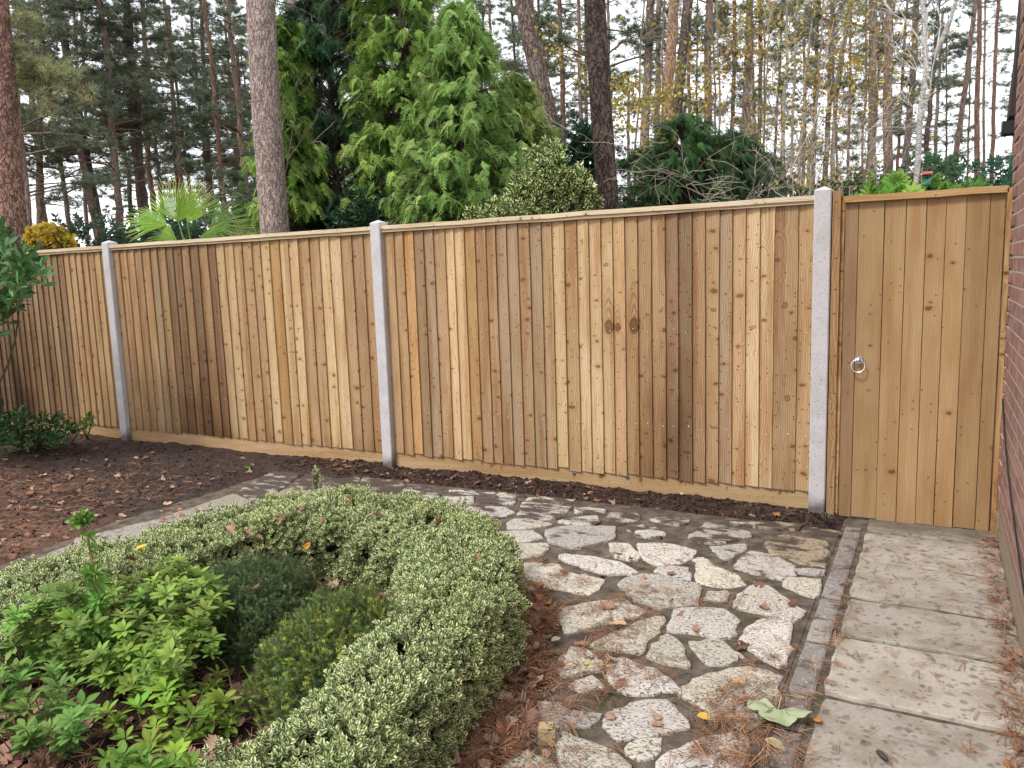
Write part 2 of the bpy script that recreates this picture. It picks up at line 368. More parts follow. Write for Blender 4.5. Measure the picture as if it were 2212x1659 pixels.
def mat_mortar():
    k = NT('joint_mortar'); p = k.geo()
    n = k.noise(p, 11., 6, .65); n2 = k.noise(p, 60., 4, .7); g = k.noise(p, 3.3, 4)
    c = k.mix(k.smooth(n, .35, .68), (.075, .06, .048), (.18, .145, .115))
    moss = k.math('MULTIPLY', k.smooth(g, .54, .62), k.smooth(n2, .40, .62))
    c = k.mix(k.math('MULTIPLY', moss, .75), c, (.075, .085, .018))
    c = k.mix(k.math('MULTIPLY', k.smooth(n2, .5, .75), .4), c, (.045, .035, .03))
    k.bump(n2, 1., .012); return k.fin(c, .95, .15)
def mat_slab():
    k = NT('concrete_slab'); p = k.geo(); c = k.col()
    a = k.noise(p, 90., 4, .7); b = k.noise(p, 5., 5, .6); d = k.noise(k.mapping(p, (3, 9, 3)), 1., 5, .6)
    c = k.mix(k.math('MULTIPLY', k.smooth(a, .4, .7), .35), c, k.mix(1., c, (.5, .46, .42), 'MULTIPLY'))
    c = k.mix(k.math('MULTIPLY', k.smooth(b, .42, .66), .65), c, k.mix(1., c, (.62, .55, .48), 'MULTIPLY'))
    pv = k.mix(.03, p, k.n('TexNoise', {'Vector': p, 'Scale': 30.}).outputs['Color'])
    for s, t, st in ((34., .40, .62), (19., .36, .66), (9.5, .24, .6)):
        vo = k.n('TexVoronoi', {'Vector': pv, 'Scale': s, 'Randomness': 1.}); on = k.math('GREATER_THAN', k.n('SeparateColor', {0: vo.outputs['Color']}).outputs[1], .62)
        sp = k.math('MULTIPLY', k.math('SUBTRACT', 1., k.smooth(vo.outputs['Distance'], t*.6, t)), on)
        c = k.mix(k.math('MULTIPLY', sp, st), c, k.mix(1., c, (.42, .40, .37), 'MULTIPLY'))
    y = k.n('SeparateXYZ', {0: p})
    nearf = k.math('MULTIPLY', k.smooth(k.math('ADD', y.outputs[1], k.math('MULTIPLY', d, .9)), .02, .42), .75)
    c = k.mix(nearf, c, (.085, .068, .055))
    c = k.mix(k.math('MULTIPLY', k.smooth(d, .58, .72), .7), c, (.13, .095, .075))
    k.bump(a, .5, .004); return k.fin(c, .9, .15)
def mat_sett():
    k = NT('concrete_sett'); p = k.geo(); c = k.col()
    v = k.n('TexVoronoi', {'Vector': p, 'Scale': 75.}); on = k.math('GREATER_THAN', k.n('SeparateColor', {0: v.outputs['Color']}).outputs[0], .62)
    n = k.noise(p, 9., 5, .65)
    c = k.mix(k.math('MULTIPLY', k.math('MULTIPLY', on, k.math('SUBTRACT', 1., k.smooth(v.outputs['Distance'], .2, .4))), k.smooth(n, .36, .55)), c, (.52, .5, .48))
    c = k.mix(k.smooth(n, .5, .66), c, (.085, .07, .06))
    k.bump(k.noise(p, 120., 3), .5, .004); return k.fin(c, .85, .25)
def mat_concrete():
    k = NT('post_concrete'); p = k.obj(); c = k.col()
    n = k.noise(p, 7., 4); f = k.noise(p, 70., 3)
    v = k.n('TexVoronoi', {'Vector': p, 'Scale': 95.}); on = k.math('GREATER_THAN', k.n('SeparateColor', {0: v.outputs['Color']}).outputs[0], .74)
    sp = k.math('MULTIPLY', on, k.math('SUBTRACT', 1., k.smooth(v.outputs['Distance'], .22, .36)))
    c = k.mix(k.math('MULTIPLY', k.smooth(n, .4, .65), .35), c, k.mix(1., c, (.68, .66, .62), 'MULTIPLY'))
    c = k.mix(k.math('MULTIPLY', k.smooth(f, .45, .7), .2), c, k.mix(1., c, (.7, .68, .66), 'MULTIPLY'))
    c = k.mix(k.math('MULTIPLY', sp, .7), c, (.14, .13, .12))
    z = k.n('SeparateXYZ', {0: p}).outputs[2]
    c = k.mix(k.math('MULTIPLY', k.smooth(k.math('SUBTRACT', k.math('MULTIPLY', n, .26), z), -.06, .10), .85), c, (.075, .055, .045))
    k.bump(k.math('SUBTRACT', f, sp), .4, .004); return k.fin(c, .85, .25)
M['soil'] = mat_soil(); M['stone'] = mat_stone(); M['mortar'] = mat_mortar(); M['slab'] = mat_slab(); M['sett'] = mat_sett(); M['concrete'] = mat_concrete()

# ------------------------------------------------------------------ hedge plan (used by several builders)
HEDGE = np.array([(-2.78,-4.6),(-2.80,-3.9),(-2.78,-3.35),(-2.70,-2.9),(-2.60,-2.42),(-2.40,-2.08),(-2.10,-1.93),(-1.78,-1.93),(-1.42,-2.10),(-1.15,-2.42),(-1.0,-2.74),(-.90,-3.10),(-.845,-3.5),(-.80,-3.9),(-.78,-4.5)])
def spline(P, n):
    P = np.asarray(P, float); m = len(P); t = np.linspace(0, m-1-1e-6, n); i = t.astype(int); u = (t-i)[:, None]
    g = lambda k: P[np.clip(k, 0, m-1)]
    a, b, c, d = g(i-1), g(i), g(i+1), g(i+2)
    return .5*((2*b)+(-a+c)*u+(2*a-5*b+4*c-d)*u**2+(-a+3*b-3*c+d)*u**3)
HC = spline(HEDGE, 400)
BED_IN = HEDGE

# ------------------------------------------------------------------ ground sheet
def soil_h(x, y):
    n = fbm(x, y, 9, 3, 4)-.5; m = fbm(x, y, 1.6, 5, 2)-.5
    bank = np.clip((y+.36+.10*(vnoise(x, y*0, 2.2, 9)-.5)*2)/.34, 0, 1)*np.clip((x+4.6)/.8, 0, 1)*np.clip((.22-x)/.1, 0, 1)*(y < .4)
    h = -.035+.078*bank+n*(.018+.03*bank)
    left = np.clip((-4.05-x-.25*(y+1.6)*(y < -1.6)*0)/.25, 0, 1); far = np.clip((y+.62)/.25, 0, 1)*np.clip((-3.0-x)/.5, 0, 1)
    bed = np.maximum(left, far)
    h = np.maximum(h, (.022+n*.045+m*.03)*bed-.04*(1-bed))
    h = np.where(y > .15, np.maximum(h, 0)-.02, h)
    return np.where(x > .25, -.05, h)
def axis(a, b, step, lo, hi, g=1.35):
    m = list(np.arange(a, b+step/2, step)); s = step; x = m[-1]
    while x < hi: s *= g; x += s; m.append(x)
    s = step; x = m[0]; L = []
    while x > lo: s *= g; x -= s; L.append(x)
    return np.array(L[::-1]+m)
gxs = axis(-9.2, 1.3, .035, -160, 160); gys = axis(-4.6, .35, .035, -60, 260)
X, Y = np.meshgrid(gxs, gys); Z = soil_h(X, Y)
inb = inpoly(X, Y, HEDGE)
Z = np.where(inb, .025+(fbm(X, Y, 7, 8)-.5)*.04, Z)
far = np.clip((Y-20)/60, 0, 1); Z = Z-far*.0
n1 = fbm(X, Y, 1.3, 11, 3); n2 = fbm(X, Y, 5, 12, 3)
base = np.zeros(X.shape+(3,))+np.array((.072, .052, .044))
red = np.array((.19, .11, .078)); bedred = np.clip((-1.0-Y)/1.2, 0, 1)*(X < -3.6)*np.clip((n1+.25*n2-.42)*4, 0, 1)
base = base*(1-bedred[..., None]*.8)+red*bedred[..., None]*.8
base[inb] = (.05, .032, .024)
woods = (Y > .3)[..., None]; base = np.where(woods, np.array((.07, .06, .035)), base)
mb = MB(); ny, nx = X.shape
i = (np.arange(ny-1)[:, None]*nx+np.arange(nx-1)[None]).ravel()
fc = np.stack([i, i+1, i+1+nx, i+nx], -1)
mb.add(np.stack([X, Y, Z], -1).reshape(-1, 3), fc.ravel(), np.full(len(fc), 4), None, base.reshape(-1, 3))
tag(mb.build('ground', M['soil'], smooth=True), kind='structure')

# ------------------------------------------------------------------ patio
def P1(x, y): return ((1900+x/2.011)*.5486, (1850+y/2.011)*.5486)
def P2(x, y): return ((1900+x/1.8433)*.5486, (2400+y/1.8433)*.5486)
def P3(x, y): return ((2700+x/1.62)*.5486, (2000+y/1.62)*.5486)
def P4(x, y): return (x/1.3825*.5486, (900+y/1.3825)*.5486)
def P5(x, y): return ((900+x/1.4762)*.5486, (1900+y/1.4762)*.5486)
STONES = [(P1, s) for s in [
 [(-140,300),(60,296),(180,300),(250,350),(150,390),(-60,392),(-150,350)], [(320,265),(520,275),(715,295),(610,390),(470,402),(285,365)], [(745,295),(985,325),(950,355),(725,350)],
 [(640,400),(900,378),(935,430),(790,455),(600,425)], [(250,395),(340,395),(560,440),(350,470),(200,478),(215,430)], [(230,495),(400,490),(465,550),(330,580),(120,575),(130,500)],
 [(500,490),(590,462),(800,455),(1050,462),(1040,560),(930,585),(720,630),(520,575)], [(290,600),(515,592),(520,640),(440,690),(200,710),(180,640)],
 [(1020,350),(1200,345),(1250,400),(1050,450),(990,425)], [(1130,470),(1270,440),(1280,470),(1150,495)], [(1200,490),(1370,470),(1450,530),(1400,555),(1220,530)],
 [(1310,400),(1500,385),(1640,405),(1600,450),(1450,430)], [(1780,420),(2120,500),(2110,540),(1880,590),(1700,585),(1640,540),(1690,490)],
 [(1000,600),(1150,600),(1240,700),(1230,730),(1060,700)], [(1230,595),(1480,590),(1690,650),(1640,730),(1510,750),(1370,760),(1260,690)],
 [(1800,610),(2100,597),(2060,650),(1920,720)], [(1400,780),(1470,770),(1620,790),(1655,880),(1560,865),(1370,815)],
 [(1690,705),(1760,700),(1830,770),(2000,830),(2090,920),(1920,935),(1700,905)], [(600,685),(760,685),(960,720),(1090,745),(1240,830),(1000,835),(830,800),(650,720)],
 [(330,745),(560,750),(700,830),(970,880),(920,960),(850,1000),(500,930),(350,860)], [(1145,865),(1340,840),(1720,930),(1700,1080),(1420,1105),(1220,1040),(1090,920)],
 [(1790,975),(1940,970),(1940,1045),(1765,1035)], [(620,1120),(860,1060),(1120,1035),(1300,1140),(1090,1200),(900,1230),(650,1310),(620,1200)],
 [(130,185),(340,205),(350,225),(110,215)], [(-40,235),(270,240),(240,280),(20,265)], [(-260,165),(100,178),(80,200),(-250,200)], [(-300,225),(-70,222),(-80,262),(-280,270)],
 [(380,215),(720,250),(700,275),(360,245)]]]
STONES += [(P2, s) for s in [
 [(1385,20),(1530,5),(1760,10),(1870,100),(1790,215),(1700,215),(1500,175),(1360,160)], [(1320,70),(1270,180),(1180,260),(1150,330),(1000,300),(780,280),(900,205),(1060,150),(1180,90)],
 [(1340,195),(1430,260),(1440,340),(1510,435),(1400,420),(1190,350),(1250,270)], [(1500,245),(1720,220),(1900,370),(1640,420),(1560,340)],
 [(640,290),(740,300),(850,400),(840,450),(600,500),(500,460),(560,400),(620,330)], [(920,380),(1020,350),(1100,400),(1250,450),(1330,510),(1450,590),(1250,625),(1060,625),(930,540)],
 [(620,560),(800,490),(880,570),(720,600)], [(880,850),(960,740),(1200,670),(1330,680),(1480,830),(1500,870),(1200,920),(980,960)],
 [(400,680),(560,690),(600,750),(870,770),(780,850),(640,860),(260,900),(340,830),(460,800)], [(530,920),(600,905),(660,960),(900,1030),(1070,1150),(1070,1250),(620,1250),(560,1030)],
 [(1060,970),(1300,950),(1300,1040),(1150,1110),(1050,1060)], [(1380,1040),(1560,970),(1850,900),(1920,970),(1880,1120),(1870,1250),(1250,1300),(1310,1130)],
 [(160,1110),(330,1040),(480,1100),(560,1250),(100,1250)]]]
STONES += [(P3, s) for s in [
 [(410,285),(560,310),(695,385),(680,440),(630,465),(310,390)], [(640,450),(870,465),(830,580),(620,500)], [(450,505),(530,515),(620,590),(770,670),(690,735),(480,680),(300,640),(340,570)],
 [(510,240),(610,180),(900,215),(905,300),(890,380),(780,370),(560,300)], [(700,400),(890,405),(880,430),(720,420)], [(230,90),(470,95),(440,125),(200,110)],
 [(480,95),(740,120),(720,150),(460,130)], [(750,130),(990,165),(970,190),(740,160)], [(500,720),(670,745),(660,860),(640,1010),(600,1030),(440,930),(335,860),(380,790)],
 [(410,1015),(520,1050),(605,1085),(575,1120),(580,1230),(450,1390),(430,1410),(200,1340),(20,1240),(-60,1180),(100,1090),(250,1050)]]]
STONES += [(P4, s) for s in [
 [(1290,1440),(1480,1330),(1640,1335),(1560,1400),(1470,1460),(1380,1480)], [(1600,1400),(1680,1335),(1960,1350),(1930,1410),(1700,1425)], [(860,1590),(1270,1452),(1370,1492),(1240,1560),(1080,1600),(700,1680)],
 [(1400,1490),(1580,1420),(1700,1440),(1640,1500),(1420,1540)], [(1720,1440),(1940,1425),(2020,1480),(1900,1530),(1680,1510)], [(1980,1360),(2200,1380),(2190,1440),(2040,1470),(1960,1420)],
 [(1260,1570),(1400,1550),(1640,1530),(1600,1640),(1180,1680)], [(420,1700),(840,1600),(1060,1615),(900,1760),(500,1900)], [(0,1900),(400,1720),(470,1920),(260,2080),(0,2100)]]]
STONES += [(P5, s) for s in [[(850,38),(1180,30),(1230,75),(1160,105),(900,90)], [(1210,110),(1440,135),(1430,185),(1300,160)], [(480,20),(800,40),(780,90),(520,80)]]]
mb = MB(); pat = [(-5.6,-6.4),(-4.9,-4.4),(-4.1,-2.75),(-4.27,-1.6),(-4.25,-.7),(-3.6,-.38),(-2.2,-.28),(-.9,-.28),(.165,-.3),(.165,-6.4)]
mb.faces([(x, y, .0) for x, y in pat]+[(x, y, -.08) for x, y in pat], [list(range(10))]+[[(i+1) % 10, i, i+10, (i+1) % 10+10] for i in range(10)])
tag(mb.build('patio', M['mortar']), kind='structure')
def stone(mb, poly, z0, z1, col, jag=.005, step=.035, dirt=None, grow_=.0):
    P = np.asarray(poly, float)
    if np.sum(P[:, 0]*np.roll(P[:, 1], -1)-P[:, 1]*np.roll(P[:, 0], -1)) < 0: P = P[::-1]
    out = []
    for a, b in zip(P, np.roll(P, -1, 0)):
        n = max(1, int(np.linalg.norm(b-a)/step))
        for j in range(n): out.append(a+(b-a)*j/n)
    O = np.array(out); 
    O = (np.roll(O, 1, 0)+8*O+np.roll(O, -1, 0))/10
    O = O+(np.stack([fbm(O[:, 0], O[:, 1], 14, 3), fbm(O[:, 0], O[:, 1], 14, 4)], 1)-.5)*jag*3.5
    t = np.roll(O, -1, 0)-np.roll(O, 1, 0); nn = np.stack([t[:, 1], -t[:, 0]], 1); nn /= np.linalg.norm(nn, axis=1)[:, None]+1e-9
    O = O+nn*(rng.normal(size=(len(O), 1))*jag); n = len(O)
    O = O+nn*grow_; I1 = O-nn*.004; I2 = O-nn*.013; tz = rng.normal(size=2)*.006; c0 = O.mean(0)
    zt = lambda Q, z: z+(Q-c0)@tz*1.0
    v = np.concatenate([np.c_[O, np.full(n, z0)], np.c_[I1, zt(I1, z1)-.004+rng.normal(size=n)*.0012], np.c_[I2, zt(I2, z1)+rng.normal(size=n)*.0006]])
    fs = [[(i+1) % n+k*n, (i+1) % n+(k+1)*n, i+(k+1)*n, i+k*n] for k in (0, 1) for i in range(n)]
    fs = [f[::-1] for f in fs]
    fs.append([2*n+i for i in range(n)])
    mb.faces(v, fs, None, col); return len(v)
mb = MB(); dirts = []
for fn, s in STONES:
    poly = np.array([gz(*fn(x, y))[:2] for x, y in s]); c = poly.mean(0)
    d = np.clip((c[1]+1.35)/.9, 0, 1)*.75+.25*np.clip((-2.6-c[0])/1.2, 0, 1)
    g = np.clip(rng.normal(1, .13), .72, 1.2)*np.array((1, 1+.0*d, rng.uniform(.88, 1.04))); colr = np.array((.52, .485, .445))*g
    if c[0] < -2.8: colr = np.array((.36, .33, .28))*g
    if fn is P3 and c[1] > -.95 and c[0] > -.35: colr = np.array((.36, .30, .21))
    k = stone(mb, poly, -.01, .013+rng.normal()*.0025, np.clip(colr, 0, .75), grow_=.013); dirts += [d]*k
o = mb.build('crazy_paving', M['stone']); tag(o, kind='structure')
at = o.data.attributes.new('Dirt', 'FLOAT', 'POINT'); at.data.foreach_set('value', np.array(dirts, np.float32)[:len(o.data.vertices)])
# slab path
YS = [.12, -.262, -.786, -1.31, -1.76, -2.29, -2.86, -3.4, -3.95, -4.5, -5.1, -5.7, -6.3]
mb = MB()
for a, b in zip(YS[:-1], YS[1:]):
    d1, d2 = rng.normal(size=2)*.006
    stone(mb, [(.302, a-.014+d1), (.302, b+.014), (.640, b+.012+rng.normal()*.005), (.975, b+.013+d2), (.975, a-.013), (.64, a-.012)], -.01, .008+rng.normal()*.002, np.array((.365, .332, .285))*rng.normal(1, .06), jag=.0035, step=.05)
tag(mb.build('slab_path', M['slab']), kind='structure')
mb = MB(); mb.box((.165, -6.4, -.08), (1.1, .13, -.004), (.06, .05, .04)); tag(mb.build('path_bed', M['mortar']), kind='structure')
ES = [-.20, -.425, -.65, -.885, -1.118, -1.36, -1.60, -1.855, -2.09, -2.31, -2.56, -2.80, -3.04, -3.28, -3.5, -3.75, -4, -4.25, -4.5, -4.75, -5, -5.25, -5.5, -5.75, -6]
mb = MB()
for a, b in zip(ES[:-1], ES[1:]):
    stone(mb, [(.182, a-.007), (.182, b+.007), (.279, b+.007), (.279, a-.007)], -.012, .006+rng.normal()*.002, np.array((.22, .20, .185))*rng.normal(1, .1), jag=.0008, step=.02)
tag(mb.build('edging_setts', M['sett']), kind='structure')

# ------------------------------------------------------------------ fence
PAL = dict(P=(.56,.42,.235), T=(.45,.31,.165), B=(.275,.185,.105), G=(.36,.265,.16), O=(.47,.295,.13), L=(.61,.47,.275), D=(.215,.14,.08), M=(.40,.275,.15))
def board(mb, x0, x1, z0, z1, colr, yl=-.008, yr=-.021, yb=.004, stain_shade=None, warp=.0012, nz=64, ext=.018):
    zs = np.linspace(z0, z1, nz); wv = warp*np.cumsum(rng.normal(size=nz))*.35; wv -= wv.mean(); lean = rng.normal()*.0025
    k = (zs-z0)/(z1-z0)-.5
    xl = x0-ext; xr = x1+wv*.8+k*lean; uo, vo = rng.uniform(0, 60, 2)
    zz0 = z0+rng.normal()*.003
    rows = []
    for j, z in enumerate(zs):
        zz = zz0 if j == 0 else z
        rows += [(xl, yl, zz), (xr[j], yr, zz), (xr[j], yb, zz), (xl, yb, zz)]
    v = np.array(rows); fs = []; uv = []
    for j in range(nz-1):
        a = j*4; b = a+4
        for p, q in ((0, 1), (1, 2), (2, 3), (3, 0)):
            fs.append((a+p, a+q, b+q, b+p))
            du = {0: (0, x1-x0), 1: (x1-x0, x1-x0+.02), 2: (0, .1), 3: (0, .02)}[p]
            uv += [(uo+du[0], vo+zs[j]), (uo+du[1], vo+zs[j]), (uo+du[1], vo+zs[j+1]), (uo+du[0], vo+zs[j+1])]
    fs.append((0, 3, 2, 1)); uv += [(uo, vo)]*4; n = (nz-1)*4; fs.append((n, n+1, n+2, n+3)); uv += [(uo, vo)]*4
    c = np.tile(np.array(colr)*(.99, .985, 1.0), (len(v), 1))
    if stain_shade is not None: c = c*stain_shade(v)
    mb.faces(v, fs, uv, np.clip(c, .02, .8))
def plank(mb, p0, p1, colr, seg=14, wob=.002):
    """long horizontal timber, uv along x"""
    x0, y0, z0 = p0; x1, y1, z1 = p1; xs = np.linspace(x0, x1, seg); uo, vo = rng.uniform(0, 60, 2); rows = []
    wv = rng.normal(size=seg)*wob
    for j, x in enumerate(xs): rows += [(x, y0, z0+wv[j]), (x, y1, z0+wv[j]), (x, y1, z1+wv[j]), (x, y0, z1+wv[j])]
    fs = []; uv = []
    for j in range(seg-1):
        a = j*4; b = a+4
        for p, q in ((0, 1), (1, 2), (2, 3), (3, 0)):
            fs.append((a+p, b+p, b+q, a+q)); h0, h1 = ((0, y1-y0), (0, z1-z0), (0, y1-y0), (z1-z0, 0))[p]
            uv += [(uo+h0, vo+xs[j]), (uo+h0, vo+xs[j+1]), (uo+h1, vo+xs[j+1]), (uo+h1, vo+xs[j])]
    fs += [(0, 1, 2, 3), ((seg-1)*4, (seg-1)*4+3, (seg-1)*4+2, (seg-1)*4+1)]; uv += [(uo, vo)]*8
    mb.faces(np.array(rows), fs, uv, colr)
def jit(c, s=.07): return np.clip(np.array(c)*(1+rng.normal()*s)*(1+rng.normal(size=3)*s*.12), .02, .8)
ZT = 1.955
_mb = MB(); _a = np.linspace(0, 2*pi, 7)[:-1]
_mb.faces(np.r_[np.c_[.0045*np.cos(_a), np.zeros(6), .0045*np.sin(_a)], [(0, -.003, 0)]], [(j, (j+1) % 6, 6) for j in range(6)], None, (.55, .54, .52))
_o = _mb.build('nail', M['nail']); NAIL = _o.data; bpy.data.objects.remove(_o)
def panel(xs, codes, label, stain_shade=None, bolts=(), z0=.148, gcol=(.45, .315, .17), mat='wood'):
    cx = (xs[0]+xs[-1])/2
    root = empty('fence_panel', (cx, 0, 0), label, 'fence panel', 'closeboard fence panels between the concrete posts')
    off = (cx, 0, 0)
    mb = MB(); zb = z0
    for i, c in enumerate(codes):
        wide = xs[i+1]-xs[i] > .13
        board(mb, xs[i], xs[i+1], zb-.006+rng.normal()*.004, ZT-.004, jit(PAL[c]), stain_shade=stain_shade, yr=-.024 if not wide else -.02, yl=-.008 if not wide else -.017)
    o = mb.build('boards', M[mat], root, loc=off); o.location = (0, 0, 0)
    mb = MB(); plank(mb, (xs[0]-.03, -.052, ZT), (xs[-1]+.01, .03, ZT+.030), jit((.68, .59, .42), .03))
    plank(mb, (xs[0]-.03, -.042, ZT-.022), (xs[-1]+.01, -.0265, ZT-.001), jit((.50, .40, .25), .03))
    o = mb.build('capping_rail', M['rail_wood'], root, loc=off); o.location = (0, 0, 0)
    mb = MB(); plank(mb, (xs[0]-.03, -.0045, -.06), (xs[-1]+.02, .028, z0), jit(gcol, .05), seg=30, wob=.0)
    o = mb.build('gravel_board', M['rail_wood'], root, loc=off); o.location = (0, 0, 0)
    for zr in (.30, 1.04, 1.72):
        mb = MB(); mb.faces(*[[(xs[0]-.03, .006, zr-.04), (xs[-1]+.03, .006, zr-.04), (xs[-1]+.03, .006, zr+.04), (xs[0]-.03, .006, zr+.04), (xs[0]-.03, .075, zr), (xs[-1]+.03, .075, zr)], [(0, 3, 2, 1), (0, 1, 5, 4), (3, 4, 5, 2), (0, 4, 3), (1, 2, 5)]], None, (.5, .37, .2))
        o = mb.build('arris_rail', M['rail_wood'], root, loc=off); o.location = (0, 0, 0)
    for zr in (.51, 1.155):
        for i in range(len(codes)):
            for k in range(2 if rng.random() < .12 else 1):
                x = xs[i]+(xs[i+1]-xs[i])*rng.uniform(.55, .8); z = zr+rng.normal()*.009
                f = (x-(xs[i]-.018))/(xs[i+1]-xs[i]+.018); y = -.008-(.016)*f
                nl = bpy.data.objects.new('nail', NAIL); COL.objects.link(nl); nl.parent = root; nl.location = (x-cx, y-.0008, z)
    for bx, bz in bolts:
        mb = MB(); mb.tube([(bx, -.003, bz), (bx, -.007, bz)], .016, 14, (.45, .5, .52)); mb.tube([(bx, -.0065, bz), (bx, -.014, bz)], [.0095, .009], 6, (.3, .35, .38))
        o = mb.build('bolt', M['metal'], root, loc=off); o.location = (0, 0, 0)
    return root
xBC = [-3.276,-3.185,-3.091,-2.996,-2.905,-2.81,-2.706,-2.626,-2.535,-2.441,-2.347,-2.264,-2.172,-2.079,-1.986,-1.891,-1.806,-1.714,-1.615,-1.529,-1.438,-1.352,-1.265,-1.173,-1.077,-.981,-.894,-.801,-.714,-.625,-.54,-.456,-.368,-.281,-.141,-.05]
cBC = list('TTOMGMPPOMMGGMGMPTLPPTTTMBBMMGTLLMTM')[:35]
def stBC(v):
    x, z = v[:, 0], v[:, 2]
    d = np.exp(-((x+1.0)/.26)**2-((z-.35)/.55)**2)*.45+(np.abs(x+1.30)<.14)*(np.exp(-((z-1.02)/.14)**2)*.18)+np.exp(-((x+2.35)/.3)**2-((z-.3)/.3)**2)*.2
    d = d*(.6+.8*vnoise(x, z, 5, 2)); return 1-d[:, None]*np.array((.75, .9, 1.0))
panel(xBC, cBC, 'widest boarded fence panel, between the middle concrete post and the post beside the gate', stBC, bolts=((-1.679, .112), (-1.268, .122)), mat='knotty')
xAB = [-6.611,-6.507,-6.397,-6.288,-6.18,-6.061,-5.956,-5.84,-5.738,-5.625,-5.514,-5.399,-5.272,-5.17,-5.06,-4.945,-4.838,-4.72,-4.621,-4.512,-4.394,-4.293,-4.185,-4.063,-3.952,-3.843,-3.72,-3.606,-3.489,-3.39]
cAB = list('MMTMMGMBBMBMBPPTTMPOLPTTPLMMT')
def stAB(v):
    x, z = v[:, 0], v[:, 2]
    d = np.clip((-5.02-x)/.06, 0, 1)*(np.exp(-((x+5.4)/.42)**2)*(.30+.45*np.exp(-((z-.35)/.55)**2)*(.4+1.2*vnoise(x, z, 6, 4))))+np.exp(-((z-.16)/.08)**2)*.15
    return 1-np.clip(d, 0, .85)[:, None]*np.array((.82, .92, 1.0))
panel(xAB, cAB, 'middle fence panel whose left half is brown and damp and right half pale', stAB)
xL = list(np.linspace(-9.93, -6.70, 33)); cL = [('DBBDBDDB'[i % 8] if i < 18 else 'BMBMBBMB'[i % 8] if i < 25 else 'MMTMMTTM'[i % 8]) for i in range(32)]  # darker board tones towards the left carry shade from trees and laurel
def shadeL(v):
    x, z = v[:, 0], v[:, 2]; d = np.clip((-7.3-x)/1.0, 0, 1)*.42*np.clip(1.4-.5*z, .3, 1.2)*(.7+.5*vnoise(x, z, 4, 6)); return 1-np.clip(d, 0, .8)[:, None]*np.array((.85, .92, 1.0))  # shade of laurel and trees painted into the board colour, deeper leftwards
panel(xL, cL, 'brown leftmost fence panel behind the glossy laurel, left of the farthest concrete post', shadeL, gcol=(.42, .27, .13))
def cpost(x, w, zb, label, y=0.):
    z1 = 2.035; h = .05
    mb = MB(); ch = .006; zs = np.linspace(-.25, z1-.028, 26)
    prof = [(-w/2+ch, -.062), (w/2-ch, -.062), (w/2, -.056), (w/2, .05), (-w/2, .05), (-w/2, -.056)]
    v = [(x+a, y+b, z) for z in zs for a, b in prof]; n = 6
    fs = [(j*n+i, j*n+(i+1) % n, (j+1)*n+(i+1) % n, (j+1)*n+i) for j in range(len(zs)-1) for i in range(n)]
    k = len(v); v += [(x+a*.95, y+b*.9, z1-.022) for a, b in prof]+[(x, y-.006, z1)]
    fs += [(k-n+i, k-n+(i+1) % n, k+(i+1) % n, k+i) for i in range(n)]+[(k+i, k+(i+1) % n, k+n) for i in range(n)]
    mb.faces(v, fs, None, (.50, .485, .49)); o = mb.build('concrete_post', M['concrete'], loc=(x, y, 0))
    return tag(o, label, 'fence post', 'concrete fence posts')
cpost(0, .098, 0, 'pale grey concrete post with a pointed top, right next to the garden gate')
cpost(-3.332, .098, 0, 'middle concrete fence post, muddy at its foot, between two long runs of boards')
cpost(-6.657, .098, 0, 'farthest concrete fence post, leftmost of the three, standing at the bare soil bed')
# ------------------------------------------------------------------ gate
gate = empty('garden_gate', (.54, 0, 0), 'plain honey-brown boarded wooden gate with a metal ring latch beside the brick wall', 'gate')
def gpart(mb, name, mat): o = mb.build(name, mat, gate, loc=(.54, 0, 0)); o.location = (0, 0, 0); return o
xG = [.126, .198, .339, .451, .555, .653, .752, .866, .936]; mb = MB()
for i in range(8):
    c = (.30, .19, .10) if i == 0 else (.395, .262, .125) if i < 6 else (.36, .235, .11)
    board(mb, xG[i], xG[i+1]-.0038, .012, 1.925, jit(c, .045), yl=-.0235, yr=-.0262, yb=-.013, warp=.0004, ext=.0)
mb.box((.128, -.0122, .014), (.934, -.004, 1.92), (.13, .08, .04)); gpart(mb, 'boards', M['gate_wood'])
mb = MB(); plank(mb, (.118, -.055, 1.925), (.945, .01, 1.962), (.50, .34, .16), seg=6); gpart(mb, 'top_rail', M['rail_wood'])
for z in (.25, 1.0, 1.7):
    mb = MB(); plank(mb, (.13, -.003, z-.05), (.935, .035, z+.05), (.5, .34, .17), seg=6); gpart(mb, 'ledge', M['rail_wood'])
# ring latch
hx, hz, hy = .218, .992, -.0275
lt = empty('ring_latch', (hx-.54, hy, hz)); lt.parent = gate
def lpart(mb, name): o = mb.build(name, M['metal'], lt, loc=(hx, hy, hz), smooth=False); o.location = (0, 0, 0); return o
mb = MB(); a = np.linspace(0, 2*pi, 49)[:-1]; r = .026*(1+.13*np.cos(8*a)); n = 48
v = np.r_[np.c_[hx+r*np.cos(a), np.full(n, hy+.001), hz+r*np.sin(a)], np.c_[hx+r*.93*np.cos(a), np.full(n, hy-.003), hz+r*.93*np.sin(a)]]
mb.faces(v, [(i, (i+1) % n, (i+1) % n+n, i+n) for i in range(n)]+[list(range(n, 2*n))], None, (.62, .66, .68)); lpart(mb, 'rose')
mb = MB(); mb.tube([(hx, hy-.002, hz), (hx, hy-.010, hz), (hx, hy-.020, hz), (hx, hy-.030, hz), (hx, hy-.035, hz), (hx, hy-.037, hz)], [.015, .012, .0095, .0125, .010, .003], 16, (.7, .74, .77)); lpart(mb, 'boss').data.shade_smooth()
mb = MB(); t = np.linspace(0, 2*pi, 41); R = .038
